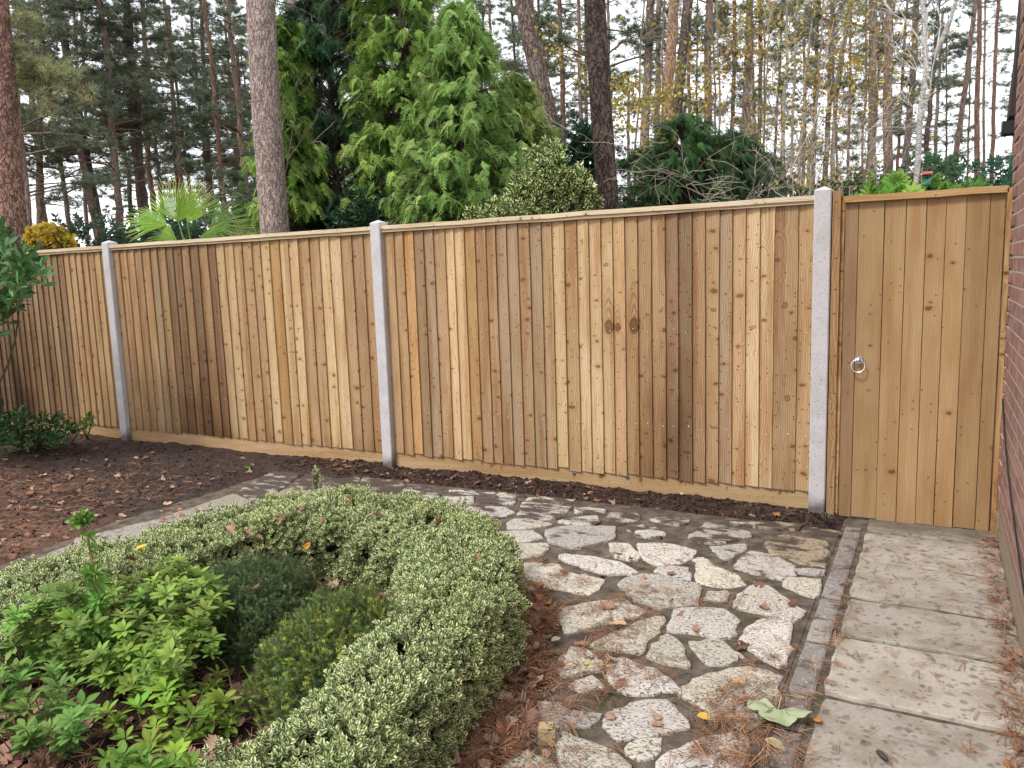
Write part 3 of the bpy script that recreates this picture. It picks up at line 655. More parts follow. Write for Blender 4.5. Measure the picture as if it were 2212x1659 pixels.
mb.tube(np.c_[hx+R*np.sin(t), hy-.026-.010*(1-np.cos(t))*.5, hz+.002-R*.92+R*np.cos(t)], .0042, 10, (.72, .76, .80), cap=False); lpart(mb, 'ring').data.shade_smooth()
# timber posts of the gate
mb = MB(); board(mb, .073, .1, -.2, 2.0, (.36, .225, .11), yl=-.05, yr=-.05, yb=.05, warp=.0003); board(mb, .118, .1195, -.2, 1.965, (.5, .33, .15), yl=-.03, yr=-.03, yb=.03, warp=.0003)
tag(mb.build('gate_post', M['wood']), 'brown timber gate post squeezed between concrete post and gate, latch side', 'gate post', 'timber gate posts')
mb = MB(); board(mb, .958, .964, -.2, 1.95, (.44, .28, .13), yl=-.055, yr=-.055, yb=.05, warp=.0003)
tag(mb.build('gate_post', M['wood']), 'timber hanging post of the gate, fixed against the brick wall', 'gate post', 'timber gate posts')

# ------------------------------------------------------------------ brick house wall
def mat_brick():
    k = NT('red_brown_brick'); p = k.obj(); s = k.n('SeparateXYZ', {0: p})
    nz = k.n('TexNoise', {'Vector': p, 'Scale': 16., 'Detail': 2.})
    wob = k.math('MULTIPLY', k.math('SUBTRACT', nz.outputs['Fac'], .5), .012)
    v = k.n('CombineXYZ', {0: k.math('ADD', s.outputs[1], s.outputs[0]), 1: k.math('ADD', s.outputs[2], wob), 2: 0.})
    b = k.n('TexBrick', {'Vector': v, 'Color1': (.30, .155, .12), 'Color2': (.19, .12, .115), 'Mortar': (.44, .36, .28), 'Scale': 1., 'Mortar Size': .006, 'Mortar Smooth': .25, 'Bias': -.25, 'Brick Width': .225, 'Row Height': .075}, offset=.5)
    n = k.noise(p, 45., 4, .7); big = k.noise(k.mapping(p, (5, 4, 13)), 1., 1)
    c = k.mix(k.math('MULTIPLY', k.smooth(n, .45, .7), .45), b.outputs['Color'], k.mix(1., b.outputs['Color'], (.5, .42, .42), 'MULTIPLY'))
    c = k.mix(k.math('MULTIPLY', k.smooth(big, .5, .62), .35), c, (.42, .27, .24))
    low = k.math('SUBTRACT', 1., k.smooth(k.math('ADD', s.outputs[2], k.math('MULTIPLY', n, .12)), .14, .34))
    c = k.mix(k.math('MULTIPLY', low, .7), c, (.27, .25, .17))
    k.bump(k.math('ADD', k.math('SUBTRACT', 1., b.outputs['Fac']), k.math('MULTIPLY', n, .5)), 1., .012)
    return k.fin(c, .9, .15)
M['brick'] = mat_brick()
house = empty('brick_house', (2.5, -3, 0), 'corner of a red-brown brick house with dark eaves at the right edge, beside the gate', 'house')
def hpart(mb, name, mat): o = mb.build(name, mat, house, loc=(2.5, -3, 0)); o.location = (0, 0, 0); return o
mb = MB(); ys = np.linspace(-5.0, .062, 40)
mb.box((.9705, -4.6, -.2), (4.2, .064, 5.4)); hpart(mb, 'wall', M['brick'])
# proud brick courses give the corner its uneven outline
mb = MB()
for i in range(26):
    z = i*.0755+.006; mb.box((.966-rng.uniform(0, .0025), -.10-.11*(i % 2), z), (.9695, .0662, z+.064), None)
for i in range(26, 70):
    z = i*.0755+.006; mb.box((.966-rng.uniform(0, .003), -.10-.11*(i % 2), z), (.9695, .0662, z+.064), None)
hpart(mb, 'quoin_bricks', M['brick'])
mb = MB()
q = [gy(2180, 250, .5), gy(2203, 250, .5), gy(2212, 120, .5), gy(2220, -40, .5), gy(2209, -40, .5), gy(2197, 110, .5)]
v = np.array(q); v2 = v+np.array((0, .25, 0)); mb.faces(np.r_[v, v2], [(0,1,2,3,4,5), (11,10,9,8,7,6)]+[(i, i+6, (i+1) % 6+6, (i+1) % 6) for i in range(6)], None, (.035, .025, .022)); hpart(mb, 'barge_board', M['dark'])
mb = MB(); a = gy(2166, 263, .3); b = gy(2204, 286, .3); mb.box((a[0], .28, b[2]), (b[0]+.1, .42, a[2]), (.022, .02, .022)); hpart(mb, 'gutter_end', M['dark'])
mb = MB(); cc = [(.962, -.12, .80), (.961, -.4, .66), (.960, -.75, .53), (.961, -1.2, .40), (.960, -1.8, .28), (.961, -2.6, .20)]
mb.tube(spline(np.array(cc), 40), .0045, 6, (.02, .02, .02)); tag(mb.build('cable', M['dark']), 'thin black cable running down along the brick wall', 'cable')
# ------------------------------------------------------------------ leaf templates
def leaf_lo(w=.25, fold=.06, droop=.05):
    return tmpl([(0,0,0),(-w,.32,fold),(-w*.75,.72,fold-droop*.5),(0,1,-droop),(w*.75,.72,fold-droop*.5),(w,.32,fold)],
                [(0,3,2,1),(0,5,4,3)], [(0,0),(1,.3),(1,.7),(0.35,1),(1,.7),(1,.3)])
def leaf_hi(w=.2, fold=.05, droop=.18, ws=(.35,.8,1,.8,.4), wav=0.):
    ys = np.array([0,.16,.34,.54,.74,.9,1.0]); wd = [0]+[w*a for a in ws]+[0]
    v = []; uv = []
    for y, a in zip(ys, wd):
        z = .10*y-droop*y*y
        v += [(-a, y, z+fold*(a/w)+wav*math.sin(y*20)), (0, y, z), (a, y, z+fold*(a/w)+wav*math.cos(y*17))]; uv += [(1, y), (0, y), (1, y)]
    fs = []
    for j in range(6):
        a = j*3; b = a+3
        fs += [(a+1, b+1, b, a), (a+1, a+2, b+2, b+1)]
    return tmpl(v, fs, uv)
def stem_t(L, r=.02, bend=.0, n=3):
    v = []; 
    for j in range(n):
        t = j/(n-1)
        for a in range(3): v.append((r*(1-.6*t)*cos(a*2.094), L*t, r*(1-.6*t)*sin(a*2.094)+bend*t*t))
    fs = [(j*3+i, j*3+(i+1) % 3, j*3+3+(i+1) % 3, j*3+3+i) for j in range(n-1) for i in range(3)]
    return tmpl(v, fs)
# box sprig, unit = metres
def box_sprig(seed):
    r = np.random.default_rng(seed); it = [(stem_t(.030, .0008), (0,0,0), np.eye(3), 1.)]
    L = leaf_lo(.38, .08, .06)
    for k in range(4):
        y = .004+.0085*k; a0 = (k % 2)*pi/2+r.normal()*.3
        for s in (0, pi):
            a = a0+s; up = .55+.12*k; d = (cos(a)*cos(up), sin(up), sin(a)*cos(up))
            it.append((L, (0, y, 0), fr1(d, (-cos(a)*.3, 1, -sin(a)*.3), r.normal()*.6), .0190*(1-.07*k)*r.uniform(.85, 1.15)))
    return tcat(it)
BOXT = [box_sprig(i) for i in range(4)]
# ------------------------------------------------------------------ variegated box hedge
hc = (-1.85, -2.9, 0)
hedge = empty('box_hedge', hc, 'low clipped ring of cream-edged variegated box hedge around the small planting bed', 'hedge')
def hedge_frame(s):
    i = np.clip((s*(len(HC)-1)).astype(int), 0, len(HC)-2); P = HC[i]+(HC[i+1]-HC[i])*((s*(len(HC)-1))-i)[:, None]
    t = norm(HC[np.minimum(i+3, 399)]-HC[np.maximum(i-3, 0)]); return P, t, np.stack([t[:, 1], -t[:, 0]], 1)
def hedge_pt(s, a, q=1.0):
    """a: 0 outer side .. pi inner side"""
    P, t, n = hedge_frame(s)                   # n points to the left-hand side of travel reversed
    lump = .74+.55*fbm(s*26, a*1.8, 1.6, 21, 3)
    wv = np.interp(s, [0, .3, .55, .66, .76, .86, 1], [.24, .235, .235, .21, .165, .15, .15])*lump*q*(.9+.2*vnoise(s*8, s*0, 1, 5)); hh = np.interp(s, [0, .25, .36, .68, .8, 1], [.13, .15, .185, .185, .165, .165])*(.88+.28*fbm(s*18, a, 1.2, 31, 2))*q
    ca, sa = np.cos(a), np.sin(a)
    e = .62
    off = -np.sign(ca)*np.abs(ca)**e*wv; z = .175+np.sign(sa)*np.abs(sa)**e*hh
    nx = np.stack([-n[:, 0]*ca, -n[:, 1]*ca, sa], 1)
    return np.c_[P+n*off[:, None], np.maximum(z, .01)], norm(nx)
mb = MB(); N = 27000
s = rng.uniform(.0, 1, N); a = rng.uniform(-.85, pi+.85, N); q = 1+rng.normal(size=N)*.075-.05
P, Nn = hedge_pt(s, a, q)
nearer = np.linalg.norm(P[:, :2]-CAM[:2], axis=1)
P = P+Nn*((fbm(P[:, 0]+P[:, 2]*.7, P[:, 1]-P[:, 2]*.6, 8, 91, 2)-.5)*.10)[:, None]; P[:, 2] = np.maximum(P[:, 2], .01); keep = (P[:, 1] > -4.5); P, Nn = P[keep], Nn[keep]
d = norm(Nn*.8+rdir(len(P))*.55+np.array((0, 0, .35)))
g = fbm(P[:, 0], P[:, 1], 5, 41, 2)
cgrn = np.array((.10, .18, .060))[None]*(1+.25*rng.normal(size=(len(P), 1)))+np.array((.07, .06, .0))[None]*(np.clip(g-.45, 0, 1)*2)[:, None]
cgrn = np.clip(cgrn, .01, 1); idx = rng.integers(0, 4, len(P)); fr = frames(d, rdir(len(P)))
for k in range(4):
    m = idx == k; mb.scatter(BOXT[k], P[m], fr[m], rng.uniform(.75, 1.35, m.sum()), cgrn[m])
# upright stray shoots
for (px, py, h, top) in [(685, 1058, .11, 1), (270, 1235, .06, 1), (560, 1640, .07, 1), (740, 1500, .05, 1), (490, 1655, .06, 1), (460, 1120, .04, 1), (1000, 1100, .04, 1), (200, 1245, .06, 1)]:
    b = gz(px, py, .33)
    for j in range(5 if h > .1 else 3):
        bb = b+np.array((rng.normal()*.012, rng.normal()*.012, 0)); n = int(h/.014)
        pts = bb+np.linspace(0, 1, n)[:, None]*np.array((rng.normal()*.02, rng.normal()*.02, h*rng.uniform(.6, 1)))
        mb.scatter(BOXT[j % 4], pts, frames(norm(np.tile((0, 0, 1.), (n, 1))+rdir(n)*.35), rdir(n)), rng.uniform(.8, 1.15, n), tint((.07, .13, .055), n))
o = mb.build('foliage', M['box_leaf'], hedge, loc=hc); o.location = (0, 0, 0)
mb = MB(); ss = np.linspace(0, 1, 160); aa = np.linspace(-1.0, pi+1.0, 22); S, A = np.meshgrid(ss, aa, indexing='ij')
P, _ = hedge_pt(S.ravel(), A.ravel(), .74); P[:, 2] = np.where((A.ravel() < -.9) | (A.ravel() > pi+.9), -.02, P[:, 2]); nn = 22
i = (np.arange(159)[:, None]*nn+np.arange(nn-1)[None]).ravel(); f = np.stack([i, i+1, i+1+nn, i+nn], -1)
mb.add(P, f.ravel(), np.full(len(f), 4), None, (.030, .036, .018));  # dark sheet added inside the hedge to block light; real twigs follow
for k in range(260):
    s0 = np.array([rng.uniform(.02, .98)]); Q, t, n = hedge_frame(s0); b = np.r_[Q[0]+rng.normal(size=2)*.05, 0.]; e, _ = hedge_pt(s0, np.array([rng.uniform(-.4, pi+.4)]), np.array([.97])); m_ = (b+e[0])/2+rng.normal(size=3)*.02
    mb.tube([b, m_, e[0]], [.004, .003, .0015], 4, (.16, .11, .07), cap=False)
o = mb.build('light_block_and_twigs', M['core'], hedge, loc=hc); o.location = (0, 0, 0)

# ------------------------------------------------------------------ light green evergreen shrubs (rosettes of leaves)
PL = leaf_hi(.20, .035, .25)
def rosette(seed, n=11, L=.068):
    r = np.random.default_rng(seed); it = []
    for k in range(n):
        a = k*2.399+r.normal()*.15; up = .15+.75*k/n+r.normal()*.1; d = (cos(a)*cos(up), sin(a)*cos(up), sin(up))
        it.append((PL, (.004*cos(a), .004*sin(a), .012*k/n), fr1(d, (0, 0, 1), r.normal()*.15), L*r.uniform(.75, 1.1)*(1-.35*(k/n)**3)))
    return tcat(it)
ROS = [rosette(i, 10+i % 4) for i in range(5)]
def align(d):
    """rotation taking +z to d with random spin"""
    d = norm(d); N = len(d); h = rdir(N); x = norm(np.cross(h, d)); y = np.cross(d, x); return np.stack([x, y, d], -1)
def rosette_shrub(name, base, tips, label, cat, col=(.11, .24, .045), L=1., group=None, stemcol=(.14, .085, .05), side=.6):
    root = empty(name, base, label, cat, group); mb = MB(); ms = MB(); base = np.array(base, float)
    tips = np.array(tips); n = len(tips); out = norm(tips-base+np.array((0, 0, .25))); out = norm(out*.6+np.array((0, 0, .6))+rdir(n)*.22)
    idx = rng.integers(0, 5, n); R = align(out); c = tint(col, n, .16, .07)
    c *= np.where(rng.random(n) < .25, .62, 1.)[:, None]*np.array((1, 1, 1.))
    sc = rng.uniform(.75, 1.15, n)*L
    for k in range(5):
        m = idx == k; mb.scatter(ROS[k], tips[m], R[m], sc[m], c[m])
    # lower whorl leaves under each tip
    for rep in range(2):
        m = rng.random(n) < side; p2 = tips[m]-out[m]*(.035+.03*rep)+rdir(m.sum())*.008
        for k in range(5):
            mm = rng.integers(0, 5, m.sum()) == k; mb.scatter(ROS[k], p2[mm], align(norm(out[m][mm]+rdir(mm.sum())*.3)), rng.uniform(.6, 1.0, mm.sum())*L, tint(np.array(col)*(.75, .8, .9), mm.sum(), .16, .06))
    for t in tips:
        b = base+np.array((rng.normal()*.05, rng.normal()*.05, 0)); m1 = b*.45+t*.55+np.array((0, 0, -.05))+rng.normal(size=3)*.015
        ms.tube(spline(np.array([b, (b+m1)/2+rng.normal(size=3)*.01, m1, t]), 8), np.linspace(.0045, .0018, 8), 5, stemcol, cap=False)
    o = mb.build('leaves', M['soft_leaf'], root, smooth=True, loc=base); o.location = (0, 0, 0)
    o = ms.build('stems', M['twig'], root, smooth=True, loc=base); o.location = (0, 0, 0); return root
def tips_from_px(pts, spread=0.): return [gz(x, y, z)+rng.normal(size=3)*spread for x, y, z in pts]
# main mound: (px, py, height)
def fill(poly, n, z0, z1, zfun=None):
    """points whose picture falls in poly, with heights between z0 and z1 (higher towards the top of the outline)"""
    poly = np.array(poly, float); lo, hi = poly.min(0), poly.max(0); out = []; pts = []
    tries = 0
    while len(out) < n and tries < 20000:
        tries += 1; x, y = rng.uniform(lo[0], hi[0]), rng.uniform(lo[1], hi[1])
        if not inpoly(np.array(x), np.array(y), poly): continue
        if pts and min((x-a)**2+(y-b)**2 for a, b in pts) < (.75*sqrt((hi-lo).prod()/n))**2*.6: continue
        f = 1-(y-lo[1])/(hi[1]-lo[1]); pts.append((x, y)); out.append(gz(x, y, z0+(z1-z0)*f**.8+rng.normal()*.02))
    return out
main = fill([(300,1245),(380,1208),(420,1225),(470,1250),(480,1300),(470,1380),(420,1420),(400,1470),(320,1490),(230,1480),(170,1430),(150,1380),(190,1300)], 118, .12, .42)
rosette_shrub('evergreen_shrub', (gz(330, 1480, .0)+np.array((-.0, .0, 0))).round(3), main, 'dense lime green leafy shrub mound in the planting bed, left of the heathers', 'shrub', (.25, .38, .075), .85)
lowr = fill([(250,1480),(330,1490),(400,1500),(420,1560),(380,1640),(320,1640),(260,1600),(230,1540)], 16, .06, .16)+tips_from_px([(460,1490,.12),(480,1520,.12),(450,1530,.1),(500,1540,.08),(470,1460,.13),(440,1500,.12),(490,1570,.06),(455,1560,.07)])
rosette_shrub('evergreen_shrub', gz(400, 1600, .0).round(3), lowr, 'small sprawling yellow-green shrub over brown leaves, near the bottom of the hedge ring', 'shrub', (.23, .36, .05), .9, side=.25)
left = fill([(60,1290),(150,1270),(205,1320),(210,1400),(170,1440),(100,1440),(20,1400),(30,1330)], 52, .12, .42)
rosette_shrub('evergreen_shrub', gz(120, 1470, .0).round(3), left, 'mid green leafy shrub at the far left, between hedge and lime green mound', 'shrub', (.22, .35, .08), .88)
ll = fill([(-10,1440),(120,1440),(180,1480),(190,1560),(130,1610),(40,1600),(-20,1620)], 26, .12, .26)
rosette_shrub('evergreen_shrub', gz(70, 1659, .0).round(3), ll, 'dark green broad-leaved shrub in the bottom left corner', 'shrub', (.17, .30, .065), .92)
bt = fill([(200,1640),(330,1620),(430,1640),(420,1680),(200,1690)], 9, .1, .15)
rosette_shrub('evergreen_shrub', gz(300, 1720, .0).round(3), bt, 'leafy green shrub tips cut by the bottom edge, below the brown oak leaves', 'shrub', (.17, .33, .05), .95)
# the tall shoot
b0 = gz(215, 1400, .12); shoot = [gz(173, 1122, .62)]
root = empty('leafy_shoot', b0.round(3), 'single tall upright leafy shoot rising above the hedge on the left', 'shrub'); mb = MB(); ms = MB()
dpt = 3.15; T = [gd(213, 1360, 3.0), gd(205, 1260, 3.02), gd(193, 1180, 3.05), gd(178, 1125, 3.08)]; Sp = spline(np.array(T), 20)
ms.tube(Sp, np.linspace(.007, .0035, 20), 6, (.17, .12, .05), cap=False)
for (j, n, L) in ((0, 6, .9), (4, 5, .9), (6, 4, .6), (8, 5, .8), (12, 3, .55), (15, 4, .5), (19, 9, .8)):
    p = np.tile(Sp[j], (n, 1))+rdir(n)*.018*(j < 19)+rdir(n)*.012; dd = norm(rdir(n)*np.array((1, 1, .4))+np.array((0, 0, .9 if j > 14 else .55)))
    for k in range(n): mb.scatter(ROS[k % 5], p[k:k+1], align(dd[k:k+1]), np.array([L*rng.uniform(.7, 1)]), tint((.16, .31, .06), 1))
o = mb.build('leaves', M['soft_leaf'], root, smooth=True, loc=b0); o.location = (0, 0, 0); o = ms.build('stem', M['twig'], root, loc=b0); o.location = (0, 0, 0)

# ------------------------------------------------------------------ heathers
def heather_sprig(seed, L=.055, n=26, tip=True):
    r = np.random.default_rng(seed); it = [(stem_t(L, .0009, .008), (0,0,0), np.eye(3), 1.)]
    nl = tmpl([(-.12,0,0),(.12,0,0),(.05,1,.05),(-.05,1,.05)], [(0,1,2,3)], [(0,0),(0,0),(1,1),(1,1)], [1,1,1,1])
    for k in range(n):
        y = L*(.12+.88*k/n); a = k*2.4; up = .45; d = (cos(a)*cos(up), sin(up), sin(a)*cos(up)); q = (nl[0], nl[1], nl[2], nl[3], nl[4]*(1 if k < n*.72 else 1.7))
        it.append((q, (0, y, .008*(y/L)**2), fr1(d, (0.1, 1, 0)), .0115*r.uniform(.8, 1.1)*(1-.3*k/n)))
    return tcat(it)
HS = [heather_sprig(i) for i in range(3)]
def heather(base, rx, ry, h, n, col, label, col2=None, L=1.0):
    base = np.array(base, float); root = empty('heather', base, label, 'heather'); mb = MB()
    th = np.arccos(rng.uniform(.0, 1, n)); ph = rng.uniform(0, 2*pi, n); q = rng.uniform(.35, 1, n)**.5
    lump = .8+.35*fbm(ph*2, th*2, 1.4, int(abs(base[0])*10), 2)
    v = np.stack([np.sin(th)*np.cos(ph), np.sin(th)*np.sin(ph), np.cos(th)], 1)
    p = base+v*np.array((rx, ry, h))*(q*lump)[:, None]; d = norm(v*np.array((1, 1, .5))*.8+np.array((0, 0, .5))+rdir(n)*.75)
    c = tint(col, n, .2, .08)
    if col2 is not None: m = (rng.random(n) < .28) & (q > .7); c[m] = tint(col2, m.sum(), .2, .06)
    idx = rng.integers(0, 3, n)
    for k in range(3): m = idx == k; mb.scatter(HS[k], p[m]-d[m]*.04, frames(d[m], rdir(m.sum())), rng.uniform(.6, 1.15, m.sum())*L, c[m])
    o = mb.build('foliage', M['leaf'], root, loc=base); o.location = (0, 0, 0)
    ms = MB()
    for k in range(140):
        e = base+(p[k]-base)*.93; ms.tube([base+rng.normal(size=3)*(.02, .02, 0), (base+e)/2+rng.normal(size=3)*.012, e], [.003, .002, .001], 4, (.10, .07, .045), cap=False)
    o = ms.build('stems', M['twig'], root, loc=base); o.location = (0, 0, 0)
heather(gz(765, 1545, 0), .42, .33, .46, 12000, (.085, .13, .045), 'rounded heather bush with yellow-green tips in front inside the hedge ring', (.26, .30, .06))
heather(gz(560, 1400, 0)+np.array((0.02, 0, 0)), .44, .32, .41, 11000, (.085, .120, .045), 'dark green heather bush behind, between the lime shrub and the hedge', (.09, .14, .06))
# small grey-green seedling with round leaves
b = gz(885, 1400, .05); root = empty('seedling_plant', b, 'thin seedling with small round grey-green leaves beside the yellow-tipped heather', 'plant'); mb = MB(); ms = MB()
for (x0, y0, x1, y1) in [(880,1400,862,1300),(880,1400,835,1330),(890,1400,905,1290),(890,1395,935,1310),(885,1400,880,1345),(890,1400,925,1245)]:
    Sp = spline(np.array([gd(x0, y0, 2.95), gd((x0+x1)/2+4, (y0+y1)/2, 2.97), gd(x1, y1, 2.99)]), 9); ms.tube(Sp, np.linspace(.002, .001, 9), 4, (.22, .22, .12), cap=False)
    for j in range(2, 9):
        for s_ in (-1, 1):
            d_ = norm(np.array([[s_*rng.uniform(.6, 1), rng.normal()*.5, .25]])); mb.scatter(leaf_hi(.36, .04, .12, (.6,.95,1,.85,.5)), Sp[j][None], frames(d_), np.array([.026*rng.uniform(.7, 1.1)]), tint((.15, .24, .12), 1))
o = mb.build('leaves', M['leaf'], root, smooth=True, loc=b); o.location = (0, 0, 0); o = ms.build('stems', M['twig'], root, loc=b); o.location = (0, 0, 0)
# bare twigs in the bed
for (pts, lab) in [([(520,1555),(500,1480),(490,1440),(470,1420)], 'thin bare reddish twig standing between the dark heather and the low shrub'), ([(370,1640),(420,1540),(440,1490)], 'thin grey stick leaning over brown leaves at the lower left')]:
    mb = MB(); Sp = spline(np.array([gz(x, y, .03+.10*i) for i, (x, y) in enumerate(pts)]), 12); mb.tube(Sp, np.linspace(.004, .0018, 12), 5, (.22, .15, .11))
    c = Sp[0]; tag(mb.build('bare_twig', M['twig'], loc=c), lab, 'twig')

# ------------------------------------------------------------------ laurels and weeds on the left
LL = leaf_hi(.17, .03, .25)
def laurel_sprig(seed, n=9, L=.11):
    r = np.random.default_rng(seed); it = [(stem_t(.16, .003, .0), (0,0,0), np.eye(3), 1.)]
    for k in range(n):
        y = .02+.14*k/n; a = k*2.4; up = .35+.7*k/n; d = (cos(a)*cos(up), sin(up), sin(a)*cos(up)); it.append((LL, (0, y, 0), fr1(d, (0.01, .6, 1), r.normal()*.3), L*r.uniform(.8, 1.1)))
    return tcat(it)
LS = [laurel_sprig(i) for i in range(3)]
def laurel(base, tips, label, col, L=1., reach=.18, lean=(.3, 0, .7)):
    base = np.array(base, float); root = empty('laurel_shrub', base, label, 'shrub'); mb = MB(); ms = MB(); tips = np.array(tips); n = len(tips)
    d = norm(norm(tips-base)*.5+np.array(lean)+rdir(n)*.35); idx = rng.integers(0, 3, n)
    for k in range(3): m = idx == k; mb.scatter(LS[k], tips[m]-d[m]*.1, frames(d[m], rdir(m.sum())), rng.uniform(.8, 1.1, m.sum())*L, tint(col, m.sum(), .2, .06))
    for t in tips[::max(2, len(tips)//14)]: ms.tube(spline(np.array([base+rng.normal(size=3)*(.10, .10, 0), (base*.4+t*.6)+rng.normal(size=3)*.07, t]), 7), np.linspace(.012, .004, 7)*L, 5, (.10, .10, .04), cap=False)
    o = mb.build('leaves', M['gloss_leaf'], root, smooth=True, loc=base); o.location = (0, 0, 0); o = ms.build('stems', M['twig'], root, loc=base); o.location = (0, 0, 0)
def cloud(poly, n, d0, d1):
    poly = np.array(poly, float); lo, hi = poly.min(0), poly.max(0); out = []
    while len(out) < n:
        x, y = rng.uniform(lo[0], hi[0]), rng.uniform(lo[1], hi[1])
        if inpoly(np.array(x), np.array(y), poly): out.append(gd(x, y, rng.uniform(d0, d1)))
    return out
laurel(gz(-90, 1020, 0), cloud([(-160,480),(5,500),(30,545),(85,560),(100,590),(70,640),(35,670),(5,710),(-40,770),(-160,900)], 170, 6.5, 7.3), 'glossy dark green laurel reaching in from the left edge above the fence bottom', (.065, .165, .05), 1.25)
laurel(gz(60, 975, 0), cloud([(-20,905),(60,885),(130,900),(165,925),(150,950),(60,955),(-20,955)], 70, 7.3, 7.8), 'low dark green laurel seedling clump on the soil at the foot of the left fence', (.03, .085, .025), .8)
laurel(gz(178, 955, 0), cloud([(165,905),(200,890),(212,915),(190,935),(165,930)], 6, 7.4, 7.6), 'small upright laurel sprout with pale green leaves just left of the farthest post', (.07, .16, .04), .75)
def weed(px, py, h, col, label, n=14, L=.05):
    b = gz(px, py, 0.02); root = empty('small_weed', b, label, 'plant'); mb = MB()
    d = norm(rdir(n)*np.array((1, 1, .3))+np.array((0, 0, .7))); mb.scatter(leaf_hi(.12, .03, .3), b+d*h*.35+np.abs(rng.normal(size=(n, 1)))*np.array((0, 0, h*.5)), frames(d), rng.uniform(.6, 1.2, n)*L, tint(col, n))
    for k in range(5): mb.tube([b, b+(d[k]*.5+np.array((0, 0, .5)))*h], [.002, .001], 4, (.12, .16, .05))
    o = mb.build('leaves', M['leaf'], root, loc=b); o.location = (0, 0, 0)
weed(20, 985, .10, (.14, .24, .05), 'pale green tuft of weed on the bare soil at the far left', 26, .07)
weed(1722, 1088, .20, (.09, .17, .06), 'slender green weed climbing the board left of the gate post', 14, .05)
weed(1640*.99, 1120*.99, .04, (.13, .17, .11), 'tiny grey-green weeds in soil near the fence foot', 12, .03)
weed(1785, 1127, .05, (.17, .21, .15), 'grey-green trailing weed in the soil at the foot of the gate-side concrete post', 30, .03)
weed(1070, 1440*1.12, .03, (.10, .22, .04), 'tiny bright green weed in a patio joint near the hedge', 9, .02)
# dark side fence behind the laurel at the frame edge
mb = MB()
a = gy(-75, 800, -.95)
for i in range(9): mb.box((-8.62, -3.1+.33*i, -.1), (-8.60, -2.79+.33*i, 1.25+.004*(i % 2)), (.05, .06, .05))
mb.box((-8.60, -3.1, .30), (-8.575, -.13, .38), (.06, .07, .06))
tag(mb.build('side_fence', M['dark']), 'dark weathered low board fence at the left edge, behind the laurel', 'fence')

# ------------------------------------------------------------------ litter
def oak_outline(n=5, seed=0):
    r = np.random.default_rng(seed); R = []; 
    for k in range(n):
        y = .16+.72*k/(n-.3); w = (.16+.20*sin(pi*(.15+.75*k/n)))*r.uniform(.85, 1.15); R += [(w*.42, y-.055), (w, y+.03), (w*.86, y+.085)]
    R = [(.012, 0), (.03, .08)]+R+[(.09, .93)]; Lf = [(-x*r.uniform(.85, 1.1), y) for x, y in R]
    return R, Lf
def oak(seed, curl=.35):
    R, Lf = oak_outline(5, seed); r = np.random.default_rng(seed+50); n = len(R); tw = r.normal()*.3
    def z(x, y): return curl*x*x*2.2+curl*.35*(y-.5)**2+.05*sin(9*y+seed)+tw*x*y
    v = [(0, y, z(0, y)-.015) for _, y in R]+[(0, 1, z(0, 1))]+[(x, y, z(x, y)+.02*r.normal()) for x, y in R]+[(x, y, z(x, y)+.02*r.normal()) for x, y in Lf]
    a = n+1; b = a+n; fs = []
    for j in range(n-1): fs += [(j, a+j, a+j+1, j+1), (j, j+1, b+j+1, b+j)]
    fs += [(n-1, a+n-1, n), (n-1, n, b+n-1)]
    uv = [(0, p[1]) for p in v[:a]]+[(1, p[1]) for p in v[a:]]
    v += [(.012, 0, 0), (-.012, 0, 0), (-.008, -.22, .02), (.008, -.22, .02)]; k = len(v); fs.append((k-4, k-3, k-2, k-1)); uv += [(0, 0)]*4
    return tmpl(v, fs, uv)
OAK = [oak(i, c) for i, c in enumerate((.2, .5, .9, 1.4, -.5, .7))]
OVAL = [leaf_hi(.33, c, d_, (.55, .9, 1, .8, .45), .02) for c, d_ in ((.06, .2), (.2, -.1), (-.1, .3))]
LEAFCOL = [(.30, .165, .115), (.36, .215, .155), (.23, .125, .09), (.42, .27, .19), (.19, .09, .06), (.40, .29, .22), (.33, .15, .08)]
def litter(mb, pts, z, smin, smax, cols=LEAFCOL, oakp=.7, tilt=.35):
    n = len(pts); P = np.c_[pts, z+rng.random(n)*.012]; nrm = norm(np.array((0, 0, 1.))+rdir(n)*tilt); nrm[:, 2] = np.abs(nrm[:, 2]); nrm *= np.where(rng.random(n) < .35, -1, 1)[:, None]
    R0 = align(nrm); c = np.array(cols)[rng.integers(0, len(cols), n)]*(1+.15*rng.normal(size=(n, 1))); idx = rng.integers(0, 6, n); isoak = rng.random(n) < oakp; sc = rng.uniform(smin, smax, n)
    for k in range(6): m = isoak & (idx == k); mb.scatter(OAK[k], P[m], R0[m], sc[m], c[m])
    for k in range(3): m = ~isoak & (idx % 3 == k); mb.scatter(OVAL[k], P[m], R0[m], sc[m]*.6, c[m])
def gpts(n, poly, dens=None):
    poly = np.array(poly); lo, hi = poly.min(0), poly.max(0); out = np.zeros((0, 2))
    while len(out) < n:
        p = rng.uniform(lo, hi, (n*2, 2)); m = inpoly(p[:, 0], p[:, 1], poly)
        if dens is not None: m &= rng.random(len(p)) < dens(p[:, 0], p[:, 1])
        out = np.r_[out, p[m]]
    return out[:n]
def px2(poly, z=0.): return [tuple(gz(x, y, z)[:2]) for x, y in poly]
OUT_R = px2([(1130,1270),(1170,1290),(1200,1340),(1160,1400),(1200,1460),(1130,1520),(1150,1600),(1060,1659),(900,1700),(940,1600),(1040,1480),(1105,1380)])
LEFTBED = [(-8.6,-3.4),(-4.35,-3.4),(-4.15,-2.7),(-4.3,-1.6),(-4.25,-.7),(-4.5,-.1),(-8.5,-.1)]
BED = [tuple(p) for p in HEDGE]
mb = MB()
